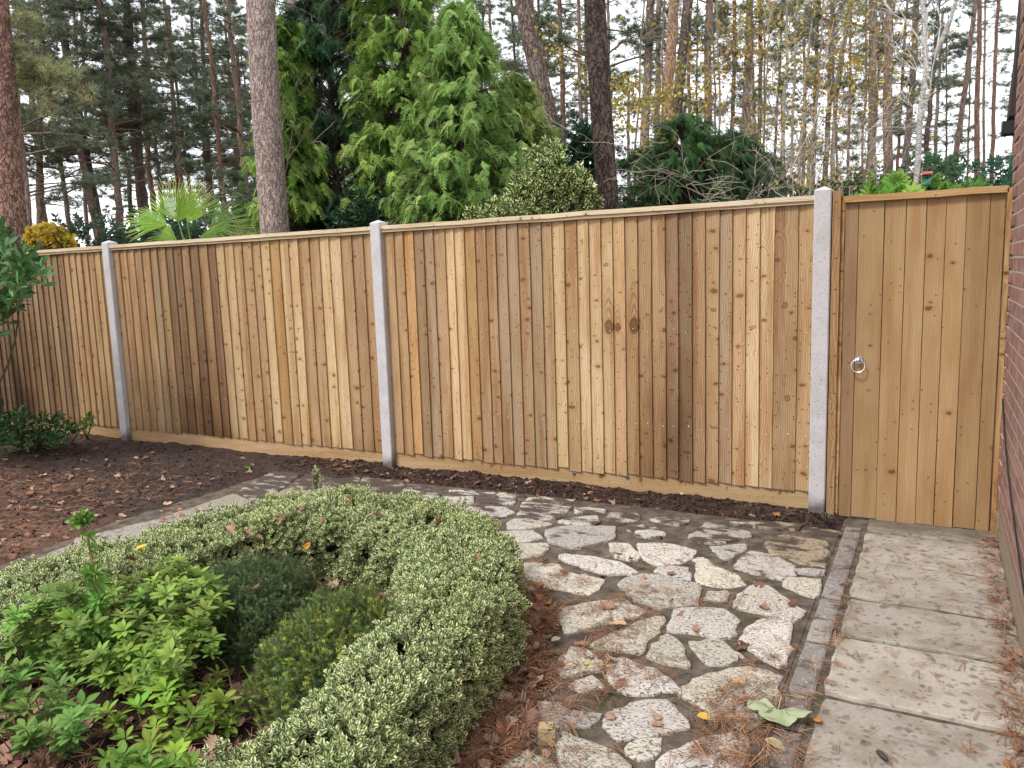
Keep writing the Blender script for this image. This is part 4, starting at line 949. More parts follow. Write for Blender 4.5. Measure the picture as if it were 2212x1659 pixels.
p = gpts(620, LEFTBED, lambda x, y: np.clip(.25+(-1.0-y)*.6, .12, 1)); litter(mb, p, soil_h(p[:, 0], p[:, 1])+.006, .045, .085)
p = gpts(330, OUT_R); litter(mb, p, .02, .05, .085, tilt=.5)
p = gpts(900, BED); litter(mb, p, .035, .06, .105, tilt=.5)
p = gpts(60, [(-4.2,-.3),(-.1,-.3),(-.1,-.02),(-4.2,-.02)]); litter(mb, p, soil_h(p[:, 0], p[:, 1])+.008, .04, .07)
p = gpts(46, [(.86,-3.4),(.965,-3.4),(.965,-.1),(.90,-.1)]); litter(mb, p, .014, .03, .055)
p = gpts(40, [(-.9,-3.6),(.1,-3.4),(.1,-1.2),(-1.0,-1.2)]); litter(mb, p, .018, .03, .07)
p = gpts(60, [(-4.2,-2.7),(-2.8,-2.7),(-2.6,-1.8),(-4.2,-1.4)]); litter(mb, p, .018, .04, .07)
tag(mb.build('leaf_litter', M['dry_leaf'], smooth=True), kind='stuff')
# pine needles
def ndl(seed):
    r = np.random.default_rng(seed); V = []; F = []
    for s in (-1, 1):
        c = r.normal()*.12; b = len(V)
        for j in range(4):
            t = j/3; x = s*(.03+.10*t)+c*t*t; z = .02+.05*sin(pi*t)*r.uniform(.4, 1.2); V += [(x-.015, t, z), (x+.015, t, z+.004)]
        F += [(b+2*j, b+2*j+1, b+2*j+3, b+2*j+2) for j in range(3)]
    return tmpl(V, F)
ND = [ndl(i) for i in range(5)]
NCOL = [(.28, .135, .07), (.34, .18, .095), (.22, .11, .065), (.40, .24, .135), (.19, .115, .085)]
def needles(mb, p, z, tilt=.12, L=(.05, .085), cols=NCOL):
    n = len(p); P = np.c_[p, z+rng.random(n)*.008]; nr = norm(np.array((0, 0, 1.))+rdir(n)*tilt); nr[:, 2] = np.abs(nr[:, 2]); R = align(nr); idx = rng.integers(0, 5, n); sc = rng.uniform(*L, n)
    c = np.array(cols)[rng.integers(0, len(cols), n)]*(1+.2*rng.normal(size=(n, 1)))
    for k in range(5): m = idx == k; mb.scatter(ND[k], P[m], R[m], sc[m], np.clip(c[m], .01, 1))
mb = MB()
p = gpts(4200, LEFTBED, lambda x, y: np.clip((-.6-y)*.7, .04, 1)*np.clip(fbm(x, y, 1.5, 51, 3)*3-1.1, .03, 1)); needles(mb, p, soil_h(p[:, 0], p[:, 1])+.006, .2)
p = gpts(4600, OUT_R); needles(mb, p, .022, .35)
p = gpts(2600, BED); needles(mb, p, .038, .35)
p = gpts(900, [(-4.2,-.36),(.05,-.36),(.05,-.02),(-4.2,-.02)]); needles(mb, p, soil_h(p[:, 0], p[:, 1])+.006, .35, cols=[(.16, .085, .055), (.12, .08, .06), (.22, .11, .07)])
p = gpts(950, [(.85,-4),(.968,-4),(.968,-.1),(.90,-.1)]); needles(mb, p, .012, .3)
p = gpts(2100, [(-1.2,-3.9),(.17,-3.9),(.17,-.9),(-1.3,-.9)], lambda x, y: np.clip((fbm(x, y, 4.2, 61, 3)-.42)*5, .02, 1)*np.clip((-.7-y)*.7, .08, 1)*np.clip(1.15-(x+1.)*.55, .3, 1)); needles(mb, p, .016, .12)
p = gpts(260, [(.24,-4),(.33,-4),(.33,-.4),(.24,-.4)]); needles(mb, p, .012, .3)
p = gpts(420, [(-.05,-2.9),(.2,-2.9),(.2,-2.35),(-.05,-2.35)]); needles(mb, p, .018, .5)
p = gpts(240, [(.30,-4),(.96,-4),(.96,-.2),(.30,-.2)]); needles(mb, p, .0125, .05)
tag(mb.build('pine_needles', M['dry_leaf']), kind='stuff')
# soil crumbs along the fence and moss
mb = MB(); OCT = tmpl([(1,0,0),(-1,0,0),(0,1,0),(0,-1,0),(0,0,.8),(0,0,-.8)], [(0,2,4),(2,1,4),(1,3,4),(3,0,4),(2,0,5),(1,2,5),(3,1,5),(0,3,5)])
p = gpts(7000, [(-4.3,-.42),(.12,-.42),(.12,-.005),(-4.3,-.005)], lambda x, y: np.clip((y+.42)*4, .05, 1)); n = len(p)
mb.scatter(OCT, np.c_[p, soil_h(p[:, 0], p[:, 1])+.001], align(rdir(n)), np.exp(rng.normal(-5.1, .45, n))[:, None]*rng.uniform(.6, 1.4, (n, 3)), tint((.055, .038, .032), n, .3))
p = gpts(4200, LEFTBED); n = len(p); mb.scatter(OCT, np.c_[p, soil_h(p[:, 0], p[:, 1])+.001], align(rdir(n)), np.exp(rng.normal(-4.9, .5, n))[:, None]*rng.uniform(.6, 1.4, (n, 3)), tint((.055, .038, .032), n, .3))
p = gpts(130, [(-4.3,-.42),(.12,-.42),(.12,-.005),(-4.3,-.005)]); n = len(p); mb.scatter(OCT, np.c_[p, soil_h(p[:, 0], p[:, 1])+.004], align(rdir(n)), rng.uniform(.003, .010, (n, 3)), tint((.40, .33, .25), n, .2))
tag(mb.build('soil_crumbs', M['soil']), kind='stuff')
# single leaves one can point at
def one_leaf(T, px, py, z, size, col, label, cat='leaf', name='fallen_leaf', tilt=.15, spin=None, group=None):
    p = gz(px, py, z); mb = MB(); nr = norm(np.array([[0, 0, 1.]])+rdir(1)*tilt); R = align(nr)
    if spin is not None: R = np.array([[[cos(spin), -sin(spin), 0], [sin(spin), cos(spin), 0], [0, 0, 1]]])
    mb.scatter(T, p[None], R, np.array([size]), np.array([col])); return tag(mb.build(name, M['dry_leaf'], loc=p, smooth=True), label, cat, group)
# big sage green lobed leaf
a = np.linspace(-2.55, 2.55, 41); rr = 1+.10*np.abs(np.sin(a*2.0))-.05*np.cos(a*9)**2*0; v = [(0, 0, .03)]
for k, t in enumerate(a):
    r_ = (.62+.12*cos(3*t)+.02*sin(13*t))*(1-.18*(abs(t) > 2.2)); v.append((r_*sin(t)*1.18, r_*cos(t)*.85+.02, .03+.05*sin(3*t)+.03*cos(7*t)))
st = len(v); v += [(.012, 0, .03), (-.012, 0, .03), (-.02, -.62, .10), (0, -.63, .10)]
BIG = tmpl(v, [(0, i+1, i) for i in range(1, 41)]+[(st, st+1, st+2, st+3)])
one_leaf(BIG, P3(588, 1296)[0], P3(588, 1296)[1], .036, .135, (.36, .42, .25), 'large pale sage green lobed leaf lying on the paving near the slab path', tilt=0, spin=pi+.05)
YEL = (.62, .40, .07)
for (x, y, c, s, lab) in [(P3(165,1350)+(YEL, .05, 'small yellow leaf on a big paving stone left of the large green leaf')), (P3(360,548)+((.60,.42,.13), .035, 'tiny yellow leaf in the joint at the corner of a far stone')),
    (P2(740,395)+((.50,.50,.14), .05, 'lime yellow leaf on a speckled stone close to the hedge')), (P2(385,335)+((.48,.48,.22), .045, 'pale yellow-green leaf on the pine needles right beside the hedge')),
    (P2(165,1062)+((.55,.52,.05), .045, 'bright yellow leaf among brown leaves at the bottom, near the small tan rock')), (P2(45,1040)+((.60,.38,.06), .045, 'yellow-orange leaf among brown leaves at the bottom, beside the hedge')),
    (P2(1905,535)+((.62,.40,.18), .05, 'peach coloured leaf on the largest speckled stone')), (P3(845,1365)+((.50,.22,.03), .045, 'orange leaf caught on needles between setts and slab path')),
    (P2(925,100)+((.55,.36,.22), .08, 'pale tan curled leaf at the lower edge of a stone by the hedge')), (P2(565,203)+((.58,.48,.28), .05, 'cream oval leaf on needles right of the hedge')), (P2(365,240)+((.50,.22,.09), .07, 'orange-brown curled leaf against the hedge foot')),
    (P3(500,1475)+((.50,.38,.22), .07, 'long curled beige leaf on needles below the large green leaf'))]:
    one_leaf(OVAL[rng.integers(0, 3)], x, y, .024, s, c, lab, tilt=.25)
for (x, y, s, c, lab) in [P2(1295,790)+(.055, (.50, .32, .24), 'small pinkish oak leaf on a dark-spotted stone'), P2(455,220)+(.08, (.45, .34, .27), 'pale grey-brown oak leaf beside the hedge on the needles'), P1(1060,1075)+(.085, (.34, .19, .13), 'brown oak leaf lying across a stone right of the hedge'),
    P1(680,780)+(.075, (.24, .12, .08), 'dark brown oak leaf near the hedge on an upper stone'), P1(445,735)+(.07, (.25, .13, .09), 'dark brown oak leaf touching the hedge on an upper stone'), P1(1195,150)+(.08, (.45, .30, .23), 'pinkish oak leaf standing on the dark soil below the gravel board'),
    P2(120,860)+(.085, (.42, .29, .22), 'pinkish-brown oak leaf at the hedge foot near the bottom')]:
    one_leaf(OAK[rng.integers(0, 6)], x, y, .026, s, c, lab, tilt=.3)
p = gz(265*1.0+0, 1395, .0)
for (x, y) in [(650,1106),(700,1118),(600,1128),(536,1160),(520,1150),(860,1078),(830,1110),(880,1100),(915,1110),(935,1142),(755,1090),(1010,1215),(650,1180),(850,1440),(560,1270),(930,1390),(300,1210),(505,1155)]:
    one_leaf(OAK[rng.integers(1, 4)], x, y, .385 if y < 1230 else .36, rng.uniform(.05, .08), LEAFCOL[rng.integers(0, 6)], 'curled dry oak leaf caught in the top of the variegated hedge', tilt=.6, name='dry_leaf', group='dry oak leaves caught on the hedge')
one_leaf(OVAL[0], 662, 1186, .37, .06, (.70, .38, .05), 'bright orange-yellow leaf on the inner side of the hedge top', tilt=.3, name='dry_leaf')
one_leaf(OVAL[1], 290, 1190, .38, .055, (.70, .45, .06), 'yellow-orange leaf on the left part of the hedge, near the tall shoot', tilt=.3, name='dry_leaf')
one_leaf(leaf_hi(.2, .04, .1), *P4(1325, 1296), .03, .13, (.05, .17, .03), 'single long fresh green leaf lying on the dark soil before the fence', tilt=.1, spin=-1.9)
# small tan rock and snail shell
p = gz(*P2(472, 965), .0); mb = MB(); mb.box((-.03, -.026, 0), (.028, .028, .05), (.42, .31, .18)); mb.box((-.024, -.02, .0505), (.02, .022, .058), (.46, .35, .2)); o = mb.build('small_rock', M['stone'], loc=(0, 0, 0)); o.location = p+np.array((0, 0, .004)); o.rotation_euler.z = .4
tag(o, 'small square tan rock between paving stones near the hedge end', 'rock')
p = gz(*P3(1250, 1590), .01); mb = MB(); t = np.linspace(0, 1, 10); mb.tube(np.c_[-.022+.05*t, .0*t, .008+.0*t], .009*np.sin(pi*(.12+.85*t))**.8+.001, 10, (.05, .04, .035)); o = mb.build('pine_seed_cone', M['dark'], smooth=True); o.location = p; o.rotation_euler.z = -.9
tag(o, 'small dark seed lying on the near slab of the path', 'seed')
# ------------------------------------------------------------------ trunks
ORD = ['first','second','third','fourth','fifth','sixth','seventh','eighth','ninth','tenth','eleventh','twelfth','thirteenth','fourteenth','fifteenth','sixteenth','seventeenth','eighteenth','nineteenth','twentieth']
def trunk_line(pts, depth):
    """world points of a trunk seen through picture points (top first), in the upright plane through its lowest one"""
    B = gd(pts[-1][0], pts[-1][1], depth); h = norm(B[:2]-CAM[:2]); out = []
    for x, y in pts:
        d = ray(x, y); t = ((B[:2]-CAM[:2])@h)/(d[:2]@h); out.append(CAM+d*t)
    return out
def full_line(pts, depth, H):
    L = trunk_line(pts, depth)[::-1]                # bottom to top
    d0 = L[1]-L[0]; base = L[0]-d0*((L[0][2]+.1)/d0[2]); d1 = norm(L[-1]-L[-2]); 
    d1 = norm(d1*.6+np.array((0, 0, .4))) if d1[2] < .995 else d1
    top = L[-1]+d1*max(.5, (H-L[-1][2])/d1[2]); return np.array([base]+L+[top])
def resample(P, step):
    L = np.r_[0, np.cumsum(np.linalg.norm(np.diff(P, axis=0), axis=1))]; n = max(4, int(L[-1]/step)); t = np.linspace(0, L[-1], n)
    return np.stack([np.interp(t, L, P[:, i]) for i in range(3)], 1)
def smooth_path(P, wob=0.):
    n = len(P)
    for _ in range(3): P[1:-1] = (P[:-2]+2*P[1:-1]+P[2:])/4
    if wob:
        w_ = np.cumsum(rng.normal(size=(n, 3))*(wob, wob, 0), axis=0); w_ -= np.linspace(0, 1, n)[:, None]*w_[-1]; w_[0] = 0; P = P+w_
    return P
def trunk_mesh(P, r0, sides, col, name, mat, parent, base, wob=0., taper=.55, rough=.03, knobs=0):
    P = smooth_path(resample(P, .3), wob); n = len(P); t = np.linspace(0, 1, n); r = r0*(1-taper*t)*(1+.15*np.exp(-t*n*.3/.8))
    mb = MB(); mb.tube(P, r, sides, np.clip(np.array(col)*(1+rng.normal()*.05), .01, 1), noise=rough)
    for k in range(knobs):
        j = rng.integers(3, n-2); a = rng.uniform(0, 2*pi); d = np.array((cos(a), sin(a), rng.uniform(-.1, .5))); mb.tube([P[j]+d*r[j]*.7, P[j]+d*(r[j]+rng.uniform(.04, .35))], [r[j]*.16, r[j]*.05], 5, np.array(col)*.8)
    o = mb.build(name, mat, parent, smooth=True, loc=base); o.location = (0, 0, 0); return P, r
# ------------------------------------------------------------------ pine crowns
def tuft(seed, n=16, L=.15, w=.0065):
    r = np.random.default_rng(seed); V = []; F = []
    for k in range(n):
        a = r.uniform(0, 2*pi); up = r.uniform(-.1, 1.2); d = np.array((cos(a)*cos(up), sin(a)*cos(up), sin(up))); s_ = norm(np.cross(d, r.normal(size=3))); b = len(V); l = L*r.uniform(.6, 1.1)
        V += [s_*w, -s_*w, d*l+s_*w*.3, d*l-s_*w*.3]; F.append((b, b+1, b+3, b+2))
    return tmpl(V, F)
TUF = [tuft(i) for i in range(4)]; TUFB = [tuft(i+9, 18, .26, .012) for i in range(3)]
def pine_crown_mesh(seed, z0, H, nb, rad, tufts, col, dead=0, droop=.0, big=False, z1=None):
    """branches with needle tufts round an upright axis; axis from z=0 to H"""
    global rng
    save = rng; rng = np.random.default_rng(seed)
    mb = MB(); P = []; D = []; z1 = z1 or H
    for k in range(nb):
        z = rng.uniform(z0, z1); f = (z-z0)/(H-z0+.01); L = rad*(1.05-.65*f)*rng.uniform(.55, 1.15); a = rng.uniform(0, 2*pi); up = rng.uniform(-.15, .45)+.3*f
        d = np.array((cos(a)*cos(up), sin(a)*cos(up), sin(up))); n = 8; t = np.linspace(0, 1, n)
        pts = np.array((0, 0, z))+t[:, None]*d*L+np.cumsum(rng.normal(size=(n, 3))*.04*L/2, axis=0)*(t[:, None]); pts[:, 2] -= droop*t**2*L
        mb.tube(pts, np.linspace(.022*L/2.2+.008, .006, n), 4, (.17, .12, .09), 0, cap=False)
        m = int(tufts*L/rad)
        for j in range(max(2, m//5)):
            q = rng.uniform(.35, 1); i = min(int(q*(n-1)), n-2); b = pts[i]+(pts[i+1]-pts[i])*(q*(n-1)-i); a2 = a+rng.choice((-1, 1))*rng.uniform(.4, 1.2); l2 = L*rng.uniform(.18, .42)
            e = b+np.array((cos(a2), sin(a2), rng.uniform(-.1, .45)))*l2; mb.tube([b, (b+e)/2+rng.normal(size=3)*.03, e], [.010, .007, .004], 3, (.16, .10, .07), 0, cap=False)
            for g in range(6):
                u = rng.uniform(.3, 1.05); P.append(b+(e-b)*u+rng.normal(size=3)*(.07, .07, .04)); D.append(norm(e-b)*.5+(0, 0, .6))
    for k in range(dead):
        z = rng.uniform(1.5, z0+1.5); a = rng.uniform(0, 2*pi); L = rng.uniform(.3, 1.5); d = np.array((cos(a), sin(a), rng.uniform(-.3, .25)))
        p0 = np.array((0, 0, z)); p1 = p0+d*L*.5+rng.normal(size=3)*.05; p2 = p0+d*L+rng.normal(size=3)*.12; mb.tube([p0, p1, p2], [.014, .009, .003], 3, (.17, .125, .10), 0, cap=False)
    P = np.array(P); D = norm(np.array(D)+rdir(len(P))*.3)
    T = TUFB if big else TUF; idx = rng.integers(0, len(T), len(P)); R = align(D); c = tint(col, len(P), .22, .07)
    for k in range(len(T)): m = idx == k; mb.scatter(T[k], P[m], R[m], rng.uniform(.8, 1.3, m.sum()), c[m], 1)
    o = mb.build('crown', [M['twig'], M['needle']]); me = o.data; bpy.data.objects.remove(o); rng = save; return me
GR = (.075, .115, .07); GR2 = (.10, .13, .06)
CR = dict(
 low=[pine_crown_mesh(100+i, 4.6, 15, 54, 2.8, 62, (.155, .195, .12), 30, .12) for i in range(3)],
 mid=[pine_crown_mesh(200+i, 6.4, 17, 48, 2.7, 56, (.15, .19, .11), 34, .05) for i in range(3)],
 high=[pine_crown_mesh(300+i, 8.5, 19, 40, 2.6, 34, (.15, .19, .10), 34, .0) for i in range(3)],
 top=[pine_crown_mesh(450, 11.0, 20, 26, 2.4, 26, (.15, .19, .10))],
 bare=[pine_crown_mesh(400+i, 12.0, 20, 26, 2.4, 26, (.15, .19, .10), 46, .0) for i in range(2)],
 far=[pine_crown_mesh(500+i, 7.5, 20, 40, 3.2, 38, (.165, .205, .135), 16, .0, True) for i in range(3)],
 farlow=[pine_crown_mesh(600+i, 1.5, 9, 36, 2.6, 26, (.16, .195, .12), 6, .05, True) for i in range(2)])
CW = {'a': 0}
def put_crown(kind, parent, base, P, roll=None):
    L = CR[kind]; CW['a'] += 1; me = L[CW['a'] % len(L)]; o = bpy.data.objects.new('crown', me); COL.objects.link(o); o.parent = parent
    j = int(len(P)*.45); d = Vector(norm(P[j]-P[0])); q = d.to_track_quat('Z', 'Y'); o.rotation_mode = 'QUATERNION'
    from mathutils import Quaternion
    o.rotation_quaternion = q @ Quaternion((0, 0, 1), rng.uniform(0, 6.28) if roll is None else roll)
    o.location = Vector(P[0]-np.array(base)); return o
BK = dict(red=(.30, .19, .15), brown=(.31, .225, .185), grey=(.32, .27, .235), dark=(.14, .105, .09), pale=(.42, .34, .30), orange=(.46, .29, .21))
def pine(pts, w, diam, kind, bark, label, crown='mid', H=17, sides=10, mat='bark', name='pine_tree', cat='pine tree', group=None, wob=.012, rough=.03, knobs=0, fork=None, taper=.5):
    depth = F_PX*diam/w; P = full_line(pts, depth, H); base = P[0].copy(); base[2] = 0
    root = empty(name, base, label, cat, group); Q, r = trunk_mesh(P, diam/2*1.06, sides, BK[bark], 'trunk', M[mat], root, base, wob, taper, rough, knobs)
    if fork:
        for fp in fork:
            L = trunk_line(fp, depth)[::-1]; d1 = norm(L[-1]-L[-2]); L.append(L[-1]+d1*3.5); mb = MB(); S = spline(np.array(L), 24); mb.tube(S, np.linspace(diam*.34, diam*.16, 24), sides, BK[bark], noise=rough)
            o = mb.build('limb', M[mat], root, smooth=True, loc=base); o.location = (0, 0, 0)
    if crown: put_crown(crown, root, base, Q)
    return root, Q
# the three big near trunks
G = 'pine trunks standing in the wood beyond the fence'
pine([(562, 0), (575, 250), (594, 503)], 59, .30, 0, 'pale', 'big straight pale grey pine trunk close behind the fence, right of the palm', 'top', 20, 40, 'bark_big', rough=.008, wob=.002, taper=.25)
pine([(1284, 0), (1293, 200), (1314, 446)], 46, .31, 0, 'dark', 'big dark brown pine trunk close behind the fence, right of the variegated holly', 'top', 20, 32, 'bark_plate', rough=.015, wob=.004, taper=.3)
BK['dark2'] = (.24, .19, .165)
pine([(1129, -10), (1150, 110), (1192, 279)], 40, .38, 0, 'dark2', 'thick grey-brown pine trunk leaning left out of the light green conifers', 'top', 20, 28, 'bark_plate', rough=.015, wob=.004, taper=.3)
BK['redplate'] = (.36, .22, .17)
pine([(-8, 60), (8, 250), (30, 529)], 56, .50, 0, 'redplate', 'thick reddish plated pine trunk at the very left edge of the view', 'top', 20, 28, 'bark_plate', rough=.02, wob=.003, taper=.25)
pine([(622, -20), (640, 84), (668, 300)], 28, .36, 0, 'pale', 'pale pine trunk seen only at the top, just right of the big straight trunk', 'top', 20, 20, 'bark_big', rough=.01, wob=.003, taper=.25)
b_ = bpy.data.objects; _rp = [o for o in b_ if o.get('label', '').startswith('thick reddish')][0]; _rb = np.array(_rp.location)
mb = MB(); P_ = []; D_ = []
for (x0, y0, x1, y1) in [(-20,150,60,128),(10,150,110,150),(20,160,150,190),(40,165,185,200),(30,175,120,235),(60,150,165,165),(-30,120,40,105),(0,60,70,50)]:
    S = spline(np.array([gd(x0, y0, 16.4), gd((x0+x1)/2, (y0+y1)/2-10, 15.6), gd(x1, y1, 15.)]), 9); mb.tube(S, np.linspace(.03, .008, 9), 5, (.17, .12, .09), 0, cap=False)
    for k in range(90): q = rng.uniform(.25, 1)*8; i = min(int(q), 7); P_.append(S[i]+(S[i+1]-S[i])*(q-i)+rng.normal(size=3)*(.13, .13, .09)); D_.append(rng.normal(size=3)*.6+(0, 0, .8))
P_ = np.array(P_); D_ = np.array(D_); ix = rng.integers(0, 4, len(P_)); cc = tint((.30, .31, .16), len(P_), .15)
for k in range(4): m = ix == k; mb.scatter(TUF[k], P_[m], align(D_[m]), rng.uniform(.8, 1.2, m.sum()), cc[m], 1)
o = mb.build('bough', [M['twig'], M['needle']], _rp, loc=_rb); o.location = (0, 0, 0)
LEFT = [  # points top->bottom, width px, diameter, bark, crown
 ([(17,60),(40,300),(64,529)],17,.26,'brown','low',None), ([(88,250),(85,380),(89,529)],15,.26,'brown','low',[[(50,110),(60,170),(70,225),(80,262)],[(75,0),(84,100),(97,215),(86,262)]]),
 ([(100,130),(125,330),(157,524)],11,.2,'brown','low',None), ([(128,20),(170,300),(213,524)],17,.30,'brown','mid',None), ([(160,180),(190,350),(222,522)],22,.40,'dark','mid',None), ([(178,330),(191,524)],9,.18,'brown',None,None),
 ([(217,0),(236,170),(265,522)],16,.28,'brown','low',None), ([(268,0),(285,230),(312,522)],15,.28,'brown','mid',None), ([(318,120),(332,250),(350,420)],10,.24,'brown','mid',None), ([(370,130),(376,260),(384,400)],10,.24,'red','high',None),
 ([(354,0),(371,170),(396,400)],12,.26,'brown','mid',None), ([(382,190),(395,300),(412,420)],9,.22,'brown',None,None), ([(414,40),(428,200),(449,420)],10,.25,'red','mid',None), ([(487,60),(500,230),(522,470)],9,.24,'brown','mid',None),
 ([(517,200),(523,330),(536,480)],10,.25,'brown','high',None), ([(455,100),(465,250),(480,430)],7,.2,'dark','high',None)]
for i, (p, w, d, b, c, fk) in enumerate(LEFT):
    pine(p, w, d, 0, b, ('forked pine, ' if fk else 'slim pine, ')+f'{ORD[i]} from the left between the red edge trunk and big pale trunk', c, rng.uniform(13, 16), group=G, fork=fk, rough=.04, knobs=10)
BK['reddish'] = (.27, .165, .125)
MIDD = [([(1010,-10),(1013,260)],11,.25,'brown','high'), ([(1056,0),(1069,280)],10,.25,'reddish','mid'), ([(1104,0),(1118,290)],9,.24,'dark','mid'), ([(1162,-10),(1177,260)],10,.24,'dark','high'), ([(1205,-10),(1214,330)],14,.28,'reddish','high'), ([(1250,60),(1254,290)],11,.25,'brown','high'), ([(1265,-10),(1272,330)],9,.26,'grey','high')]
for i, (p, w, d, b, c) in enumerate(MIDD):
    pine(p, w, d, 0, b, f'slender pine right of the light green conifer tops, {ORD[i]} from the left there', c, 17, group=G, rough=.04, knobs=8)
RIGHT = [([(1400,-10),(1394,170),(1386,400)],21,.32,'grey','high'), ([(1422,-10),(1420,360)],15,.28,'grey','bare'), ([(1458,-10),(1447,160),(1424,420)],26,.34,'orange','bare'), ([(1486,-10),(1472,130),(1444,400)],25,.36,'dark','bare'),
 ([(1491,0),(1489,380)],10,.25,'reddish','bare'), ([(1507,0),(1505,380)],6,.2,'reddish','bare'), ([(1527,-10),(1521,400)],19,.3,'brown','high'), ([(1588,-10),(1578,380)],11,.25,'reddish','bare'),
 ([(1617,-10),(1598,380)],18,.3,'brown','bare'), ([(1645,-10),(1640,400)],11,.25,'reddish','bare'), ([(1690,-10),(1672,400)],7,.22,'dark','high'), ([(1767,60),(1755,400)],11,.25,'reddish','bare'), ([(1800,-10),(1782,400)],13,.28,'dark','high'),
 ([(1839,-10),(1831,400)],8,.22,'brown','bare'), ([(1883,-10),(1885,400)],14,.28,'dark','high'), ([(1924,-10),(1918,400)],22,.34,'brown','bare'), ([(1961,-10),(1938,400)],8,.22,'reddish','bare'), ([(1982,-10),(1956,400)],16,.28,'grey','high')]
for i, (p, w, d, b, c) in enumerate(RIGHT):
    pine(p, w, d, 0, b, {2: 'orange-barked pine leaning right, crossing in front of a dark leaning pine', 3: 'dark brown pine leaning right behind the orange-barked one'}.get(i, f'tall bare pine, {ORD[i]} from left between the dark near trunk and silver birch'), c, 19, group=G, rough=.035, knobs=8)
FR = [([(2048,60),(2045,390)],5,.16,'dark','mid'), ([(2110,-10),(2090,170),(2055,400)],13,.26,'brown','bare'), ([(2116,-10),(2108,400)],13,.28,'reddish','bare'), ([(2096,120),(2086,400)],5,.16,'brown',None), ([(2128,-10),(2125,400)],7,.2,'brown','bare'), ([(2159,-10),(2144,400)],10,.24,'reddish','bare'), ([(2206,-10),(2196,330)],8,.24,'dark','mid')]
for i, (p, w, d, b, c) in enumerate(FR):
    pine(p, w, d, 0, b, f'slim pine against white sky, {ORD[i]} from left between silver birch and house', c, 18, group=G, rough=.035, knobs=8)
# many more pines far back, filling the wood
far_n = 0
for k in range(62):
    px = rng.uniform(-60, 2240); dep = rng.uniform(26, 62); 
    if (px > 1995 and rng.random() < .8) or (px > 1330 and rng.random() < .3): continue
    b = gd(px, 640, dep); b[2] = 0; H = rng.uniform(15, 20); P = np.array([b-np.array((0, 0, .1)), b+np.array((rng.normal()*.1, 0, H*.5)), b+np.array((rng.normal()*.3, rng.normal()*.3, H))])
    leftish = px < 620
    root = empty('pine_tree', b, 'distant slim pine far back in the wood, lost among many alike', 'pine tree', 'distant pines filling the back of the wood')
    Q, _ = trunk_mesh(P, rng.uniform(.11, .19), 7, BK[['brown', 'reddish', 'dark', 'grey'][rng.integers(0, 4)]], 'trunk', M['bark'], root, b, .02, .5, .04)
    kind = ('farlow' if rng.random() < .22 else 'far') if leftish else ('far' if rng.random() < (.8 if px < 1350 else .6) else 'bare')
    put_crown(kind, root, b, Q)

# ------------------------------------------------------------------ broadleaf trees: recursive branches
def grow(base, d, L, r, depth, segs, tips, spread=.6, up=.15, nseg=5, kids=4, bend=.12, shrink=.55):
    pts = [np.array(base, float)]; d = norm(np.array(d, float))
    for i in range(nseg): d = norm(d+rng.normal(size=3)*bend+np.array((0, 0, up*.25))); pts.append(pts[-1]+d*L/nseg)
    segs.append((np.array(pts), np.linspace(r, r*.45, nseg+1)))
    if depth == 0: tips.append((pts[-1], d)); tips.append((pts[-2], d)); tips.append((pts[-3], d)); return
    for k in range(kids):
        q = rng.uniform(.3, 1.); i = min(int(q*nseg), nseg-1); b = pts[i]+(pts[i+1]-pts[i])*(q*nseg-i); nd = norm(d+rdir(1)[0]*spread*1.3+np.array((0, 0, up)))
        grow(b, nd, L*shrink*rng.uniform(.7, 1.2), r*.45, depth-1, segs, tips, spread, up, max(3, nseg-1), kids, bend*1.2, shrink)
def emit(segs, mb, col, minr=.0022, skip=0):
    for P, r in segs[skip:]: mb.tube(P, np.maximum(r, minr), 8 if r[0] > .03 else 4 if r[0] > .008 else 3, np.array(col)*(1+rng.normal()*.08), cap=False)
SML = leaf_lo(.36, .05, .1)
